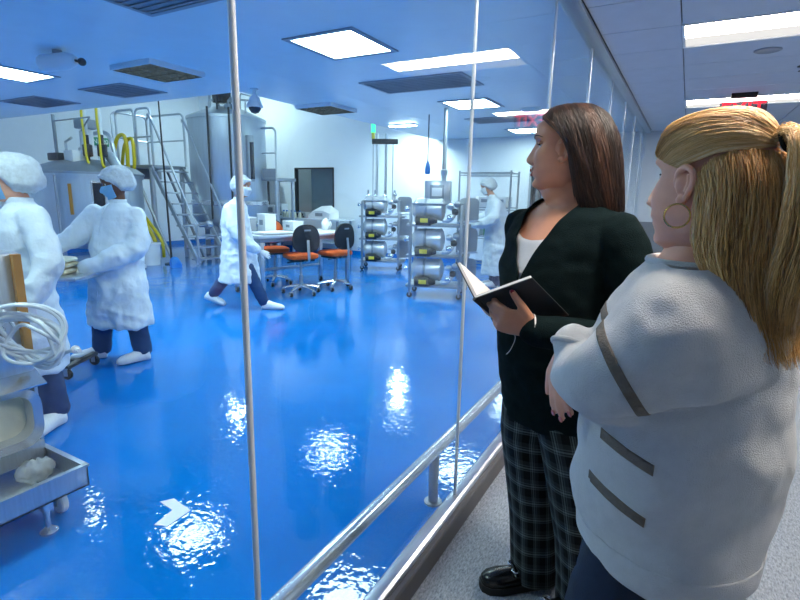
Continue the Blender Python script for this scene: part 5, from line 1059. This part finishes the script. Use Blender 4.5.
def leg_rows(dx, dy, zs): return [(x + dx * k, y + dy * k, z, a, b_, PH) for z, k, x, y, a, b_ in zs]
Z1 = [(.03, 1, .10, .03, .10, .085), (.15, 1, .09, .03, .10, .085), (.3, 1, .075, .03, .10, .09), (.5, 1, .045, .02, .112, .10), (.65, .95, .025, .02, .126, .108), (.76, .75, .012, .02, .132, .112), (.86, .5, .0, .02, .13, .12)]
plaid_legs(w1, [leg_rows(L1.x * .1, L1.y * .1, Z1), leg_rows(-L1.x * .1, -L1.y * .1, [(z, k, x - .02 * (1 - z), y, a, b_) for z, k, x, y, a, b_ in Z1])])
def loafer(parent, x, y, ang):
    b = MB(); rings = []
    for t, w, h1 in ((0, .026, .05), (.05, .034, .07), (.2, .036, .075), (.4, .038, .07), (.55, .044, .062), (.75, .05, .058), (.9, .044, .05), (.98, .028, .04), (1.0, .012, .032)):
        rr = []
        for j in range(18):
            a = 2 * PI * j / 18; yy = w * math.cos(a); zz = .03 + (h1 - .012) * max(0, math.sin(a)) ** 0.8 - .004 * (math.sin(a) < 0); xx = (t - .3) * .275; rr.append((x + xx * math.cos(ang) - yy * math.sin(ang), y + xx * math.sin(ang) + yy * math.cos(ang), zz))
        rings.append(rr)
    b.loft(rings); sh = b.build('loafer', 'leather', parent, angle=70)
    s_ = MB(); s_.loft([[(x + ((t - .3) * .275) * math.cos(ang) - yy * math.sin(ang), y + ((t - .3) * .275) * math.sin(ang) + yy * math.cos(ang), z) for t, yy in [(0, .0), (.01, .02), (.08, .036), (.35, .042), (.55, .048), (.75, .054), (.92, .045), (1.01, .022), (1.02, 0), (1.01, -.022), (.92, -.045), (.75, -.054), (.55, -.048), (.35, -.042), (.08, -.036), (.01, -.02)]] for z in (0, .03)]); s_.build('sole', 'rubber', sh, smooth=False)
    R3 = Matrix.Translation((x, y, 0)) @ Matrix.Rotation(ang, 4, 'Z')
    MB().tube([R3 @ V((.065 + .0, yy, .088 - abs(yy) * .45)) for yy in (-.042, -.02, 0, .02, .042)], .009, 8, flat=.5).build('strap', 'leather', sh)
    MB().tube([R3 @ V((.065 + .013 * math.cos(a), .012 * math.sin(a) + s0, .094 - abs(s0) * .5)) for s0 in (.022,) for a in [2 * PI * j / 16 for j in range(16)]], .0028, 6, closed=True).build('buckle', 'steel_bright', sh)
    MB().tube([R3 @ V((.065 + .013 * math.cos(a), .012 * math.sin(a) - .022, .083)) for a in [2 * PI * j / 16 for j in range(16)]], .0028, 6, closed=True).build('buckle', 'steel_bright', sh)
loafer(w1, -.01, .09, R_D(188)); loafer(w1, .08, -.08, R_D(195))
nails(w1, tipsL[:4], 'nail'); nails(w1, tipsL[4:], 'nail')
# the book
A, Bq, Cq, Eq = V((-.326, -.22, 1.212)), V((-.196, -.33, 1.307)), V((-.043, -.22, 1.173)), V((-.36, -.04, 1.295))
rotw = Matrix.Translation((0.50, 1.70, 0)) @ Matrix.Rotation(CAMROT, 4, 'Z')
bo = root('open_book', rotw @ A, CAMROT); tag(bo, 'open black hardcover book in the hand of the woman in dark cardigan', 'book')
sp_ = (Cq - Bq).normalized() * .215; e1 = (Bq - A); e1 = (e1 - sp_.normalized() * e1.dot(sp_.normalized())).normalized() * .185; e2 = (Eq - A); e2 = (e2 - sp_.normalized() * e2.dot(sp_.normalized())).normalized() * .185
def slab(o0, e, s_, n, t): return MB().loft([[o0, o0 + e, o0 + e + s_, o0 + s_], [o0 + n * t, o0 + e + n * t, o0 + e + s_ + n * t, o0 + s_ + n * t]])
inn_ = (e1.normalized() + e2.normalized()).normalized()
n1 = sp_.cross(e1).normalized(); n1 = n1 if n1.dot(inn_) > 0 else -n1; n2 = sp_.cross(e2).normalized(); n2 = n2 if n2.dot(inn_) > 0 else -n2
part('cover', slab(V(), e1, sp_, n1, .003), 'book_cover', bo, 'black back cover', smooth=False); part('cover', slab(V(), e2, sp_, n2, .003), 'book_cover', bo, smooth=False)
su = sp_.normalized()
part('page_block', slab(su * .004 + n1 * .003 + e1.normalized() * .006, e1 * .93, sp_ * .965, n1, .011), 'paper', bo, smooth=False); part('page_block', slab(su * .004 + n2 * .003 + e2.normalized() * .006, e2 * .93, sp_ * .965, n2, .008), 'paper', bo, smooth=False)
part('spine', MB().tube([V(), sp_], .006, 8), 'book_cover', bo)
part('ribbon', MB().tube(smooth_path([sp_ * .96 + n1 * .004, sp_ * 1.05 + V((0, -.01, -.01)), sp_ * 1.1 + V((-.02, -.02, -.04)), sp_ * 1.12 + V((-.035, -.02, -.055))], 5), .0025, 6, flat=.4), 'paper', bo, 'pale ribbon marker')
for i, (t0, l_) in enumerate(((.18, .02), (.3, .012), (.39, .016))): part('cover_lettering', slab(e1 * (.93 - 0) + sp_ * (.9) - e1 * t0 - n1 * .0006, -e1.normalized() * l_, sp_ * .018, n1, .0004), 'paper', bo, smooth=False)

# ---------------------------------------------------------------- blonde woman in the cream sweater
w3 = root('person', (0.86, 1.10, 0), CAMROT); tag(w3, 'blonde woman in cream sweater with arms crossed, seen from behind', 'person')
PB = R_D(150); F3 = V((math.cos(PB), math.sin(PB), 0)); L3 = V((-F3.y, F3.x, 0))
H3 = V((-.004, .0, 1.526)); M3 = Mhead(H3, R_D(124), .02)
T3 = [(.012, .02, .765, .165, .175), (.012, .02, .785, .175, .185), (.012, .02, .86, .188, .195), (.014, .02, .98, .192, .2), (.014, .02, 1.09, .19, .202), (.012, .02, 1.18, .18, .208), (.012, .02, 1.26, .168, .215), (.012, .02, 1.32, .142, .2), (.01, .02, 1.365, .105, .155), (.006, .02, 1.395, .075, .085), (.004, .02, 1.41, .066, .07)]
SL3 = V((-.095, -.11, 1.295)); EL3 = V((-.19, -.085, 1.18)); WL3 = V((-.15, .16, 1.14)); SR3 = V((.12, .18, 1.28)); ER3 = V((-.03, .3, 1.1)); WR3 = V((-.2, .075, 1.205))
aL3 = ([SL3, V((-.135, -.115, 1.24)), EL3, V((-.185, .04, 1.15)), WL3], [.098, .092, .08, .062, .045]); aR3 = ([SR3, ER3, V((-.1, .19, 1.12)), WR3], [.09, .07, .052, .043])
b = MB(); limb(b, [H3 + V((.02, -.005, -.06)), V((.01, .01, 1.43)), V((.008, .02, 1.36))], [.056, .056, .07], 18)
b.loft([ring(t[:3], t[3] * .85, t[4] * .85, PB, 24) for t in T3]); limb(b, [SL3, EL3, WL3], [.06, .05, .03], 12); limb(b, [SR3, ER3, WR3], [.06, .045, .028], 12)
tips3 = hand(b, WR3 + V((-.012, -.01, -.01)), (-.22, -.45, -.86), (-.9, -.3, .25), .92, (.22, .24, .28, .34), .06, 1, .3, .5); hand(b, WL3, (.6, .6, 0), (0, -.6, .8), .9)
for s_ in (-.09, .09): limb(b, [V((.0, .02, .75)) + L3 * s_, V((0, .02, .4)) + L3 * s_, V((.0, .04, .09)) + L3 * s_], [.05, .05, .045], 12)
me = evaluated(b, .0052, 5); hb = MB(); head_mb(hb, M3, fat=.1)
add_mesh(hb, ear_mb(M3 @ Matrix.Translation((0, .008, 0)) @ Matrix.Scale(.9, 4), 1)); add_mesh(hb, ear_mb(M3, -1)); mesh_obj('body', join_mesh(me, hb), ['skin_fair', 'lips'], w3)
eyes(w3, M3)
for s_ in (1,): MB().tube(smooth_path([surf(M3, s_ * y_, z_, .004) for y_, z_ in ((.022, .02), (.031, .022), (.042, .02))], 4), .0018, 6).build('eyelash', 'iris', w3)
nails(w3, tips3[:4], 'nail_pink', .92)
ec = M3 @ V((.004, .083, -.052)); en = (M3.to_3x3() @ V((.35, 0.94, 0))).normalized(); ex_ = (M3.to_3x3() @ V((.93, .36, 0))).normalized()
MB().tube([ec + (ex_ * math.cos(a) + V((0, 0, 1)) * math.sin(a)) * .0205 for a in [2 * PI * j / 40 for j in range(40)]], .0017, 8, closed=True).build('hoop_earring', 'gold', w3)
Tt = (-.128, .012, .082)
gA = [[(.022, .0765, .03), (-.02, .085, .042), (-.062, .08, .055), (-.1, .05, .068), (-.128, .024, .074)], [(.052, .068, .042), (.02, .084, .068), (-.03, .086, .088), (-.085, .06, .095), (-.128, .022, .08)],
      [(.077, .05, .062), (.052, .068, .098), (0, .073, .122), (-.072, .052, .12), (-.128, .018, .088)], [(.086, .026, .084), (.064, .038, .122), (0, .042, .142), (-.078, .032, .134), (-.13, .014, .092)], [(.087, 0, .092), (.064, 0, .128), (0, 0, .149), (-.08, .004, .141), (-.13, .01, .094)]]
gA = gA + [[(x, (-y if i < 4 else y), z) for i, (x, y, z) in enumerate(g)] for g in gA[-2::-1]]
gC = [[(-.022, .080, .022), (-.036, .087, -.018), (-.040, .084, -.06), (-.046, .08, -.105), (-.075, .082, -.15), (-.12, .085, -.19)], [(-.05, .080, .046), (-.07, .094, .0), (-.078, .096, -.06), (-.085, .094, -.115), (-.12, .1, -.175), (-.165, .10, -.235)],
      [(-.09, .06, .06), (-.118, .076, .01), (-.13, .084, -.06), (-.137, .085, -.13), (-.16, .09, -.2), (-.20, .09, -.27)], [(-.12, .012, .066), (-.15, .03, .0), (-.165, .035, -.07), (-.175, .035, -.14), (-.195, .035, -.22), (-.22, .035, -.29)]]
gC = gC + [[(x, -y, z) for x, y, z in g] for g in gC[::-1]]
pc = [(-.13, .012, .083), (-.155, .012, .092), (-.19, .014, .065), (-.208, .018, .0), (-.208, .022, -.08), (-.2, .026, -.16), (-.205, .03, -.24)]; pr = [.010, .022, .040, .05, .05, .045, .028]
gP = []
for k in range(9):
    a = 2 * PI * k / 8 + PI; g = []
    for (x, y, z), r_ in zip(pc, pr): g.append((x + r_ * math.cos(a) * .75, y + r_ * math.sin(a), z + (.012 * math.cos(a) if z > .06 else 0)))
    gP.append(g)
def squash(gs_): return [[(x * .83 if x < 0 else x, y * .97, z * .88 if z > .06 else z) for x, y, z in g] for g in gs_]
gA, gC, gP = squash(gA), squash(gC), squash(gP)
hair([(gA, 2600, .0008, .003, .0012, False), (gC, 2600, .0009, .006, .006, False), (gP, 1800, .0009, .006, .006, False)], M3, w3, 'hair_blonde', 9, base_=0.45)
tc3 = M3 @ V((-.113, .012, .075)); tn = (M3.to_3x3() @ V((-1, 0, .35))).normalized(); t1 = tn.orthogonal().normalized(); t2_ = tn.cross(t1)
MB().tube([tc3 + (t1 * math.cos(a) + t2_ * math.sin(a)) * .017 for a in [2 * PI * j / 24 for j in range(24)]], .0035, 8, closed=True).build('hair_tie', 'hair_tie', w3)
# sweater
b = MB(); b.loft([ring(t[:3], t[3], t[4], PB, 36) for t in T3]); limb(b, *aL3, n=18); limb(b, *aR3, n=16); limb(b, [V((.0, .0, 1.345)), SL3 + V((.015, .02, .012))], [.075, .088], 16); limb(b, [V((.015, .04, 1.345)), SR3 + V((-.02, -.02, .01))], [.072, .085], 16); limb(b, [V((.02, -.05, 1.26)), SL3 + V((.02, -.01, -.05))], [.12, .10], 16); b.sphere((-.06, -.095, 1.295), .095, 20, 14); me = evaluated(b, .0075, 40)
def wool(p, n):
    k = (.016 if p.z < 1.12 else .016 - .013 * min(1, (p.z - 1.12) / .06)) * noise.noise(V((p.x * 5, p.y * 5, p.z * 8))) + .004 * noise.noise(V((p.x * 13 + 4, p.y * 13, p.z * 17))) + .003 * noise.noise(V((p.x * 25, p.y * 25, p.z * 25)))
    k += (-.016 * gs((p.z - 1.15) - (p.x + .12) * .32, .013) + .009 * gs((p.z - 1.182) - (p.x + .12) * .32, .02)) * (gs(p.x + .1, .12) if p.y < .03 else 0)
    return k
displace(me, wool)
me = cut(me, [(V((0, 0, 1.388)), V((0, 0, 1)))], lambda c: c.z > 1.388)
def band(me, planes, keep, off):
    m2 = cut(me, planes, lambda c: not keep(c)); m2.update(); nn = [v.normal.copy() for v in m2.vertices]
    for v, n in zip(m2.vertices, nn): v.co = v.co + n * off
    return m2
def strip(me, co, no, half, extra, keepx, m='stripe_brown'):
    no = V(no).normalized(); co = V(co); m2 = band(me, [(co + no * half, no), (co - no * half, no)] + extra, lambda c: abs((c - co).dot(no)) < half and keepx(c), .0018); o = mesh_obj('stripe', m2, m, w3); md = o.modifiers.new('th', 'SOLIDIFY'); md.thickness = .003; return o
strip(me, (-.17, -.105, 1.215), (-.62, .28, -.45), .0085, [], lambda c: c.x < -.1 and c.z > 1.15 and c.y < .1)
fx_ = V((-.085, 0, 0))
for z0 in (.945, 1.055): strip(me, (-.13, 0, z0), (.27, -.08, .94), .010, [(fx_, V((1, -.2, 0)))], lambda c: (c - fx_).dot(V((1, -.2, 0))) < 0 and c.y < .02 and (c - V((0, .02, 0))).dot(F3) > -.15 and c.x > -.172 and V((c.x, c.y, 0)).length > .12)
strip(me, (0, 0, .80), (0, 0, 1), .034, [], lambda c: True, 'sweater')
o = mesh_obj('sweater', me, 'sweater', w3)
MB().tube([WR3 + V((-.004, -.006, -.004)) + (V((-.8, .5, .1)).normalized() * math.cos(a) + V((.35, .42, .85)).normalized().cross(V((-.8, .5, .1)).normalized()) * math.sin(a)) * .036 for a in [2 * PI * j / 24 for j in range(24)]], .006, 8, closed=True).build('cuff', 'sweater', w3)
cb = MB(); cb.tube([V((.006, .02, 1.386)) + V((F3.x * .082 * math.cos(a) + L3.x * .096 * math.sin(a), F3.y * .082 * math.cos(a) + L3.y * .096 * math.sin(a), 0)) for a in [2 * PI * j / 32 for j in range(32)]], .008, 8, closed=True); cb.build('neckband', 'sweater', w3)
trouser(w3, [([V((-.02, .04, .80)) + L3 * s_ * .055, V((-.055, .04, .55)) + L3 * s_ * .075, V((0, .02, .1)) + L3 * s_ * .1], [.1, .105, .075]) for s_ in (-1, 1)], 'denim', 'jeans')
for s_ in (-1, 1): p = L3 * s_ * .1; foot(w3, p.x, p.y + .02, PB, 'leather')
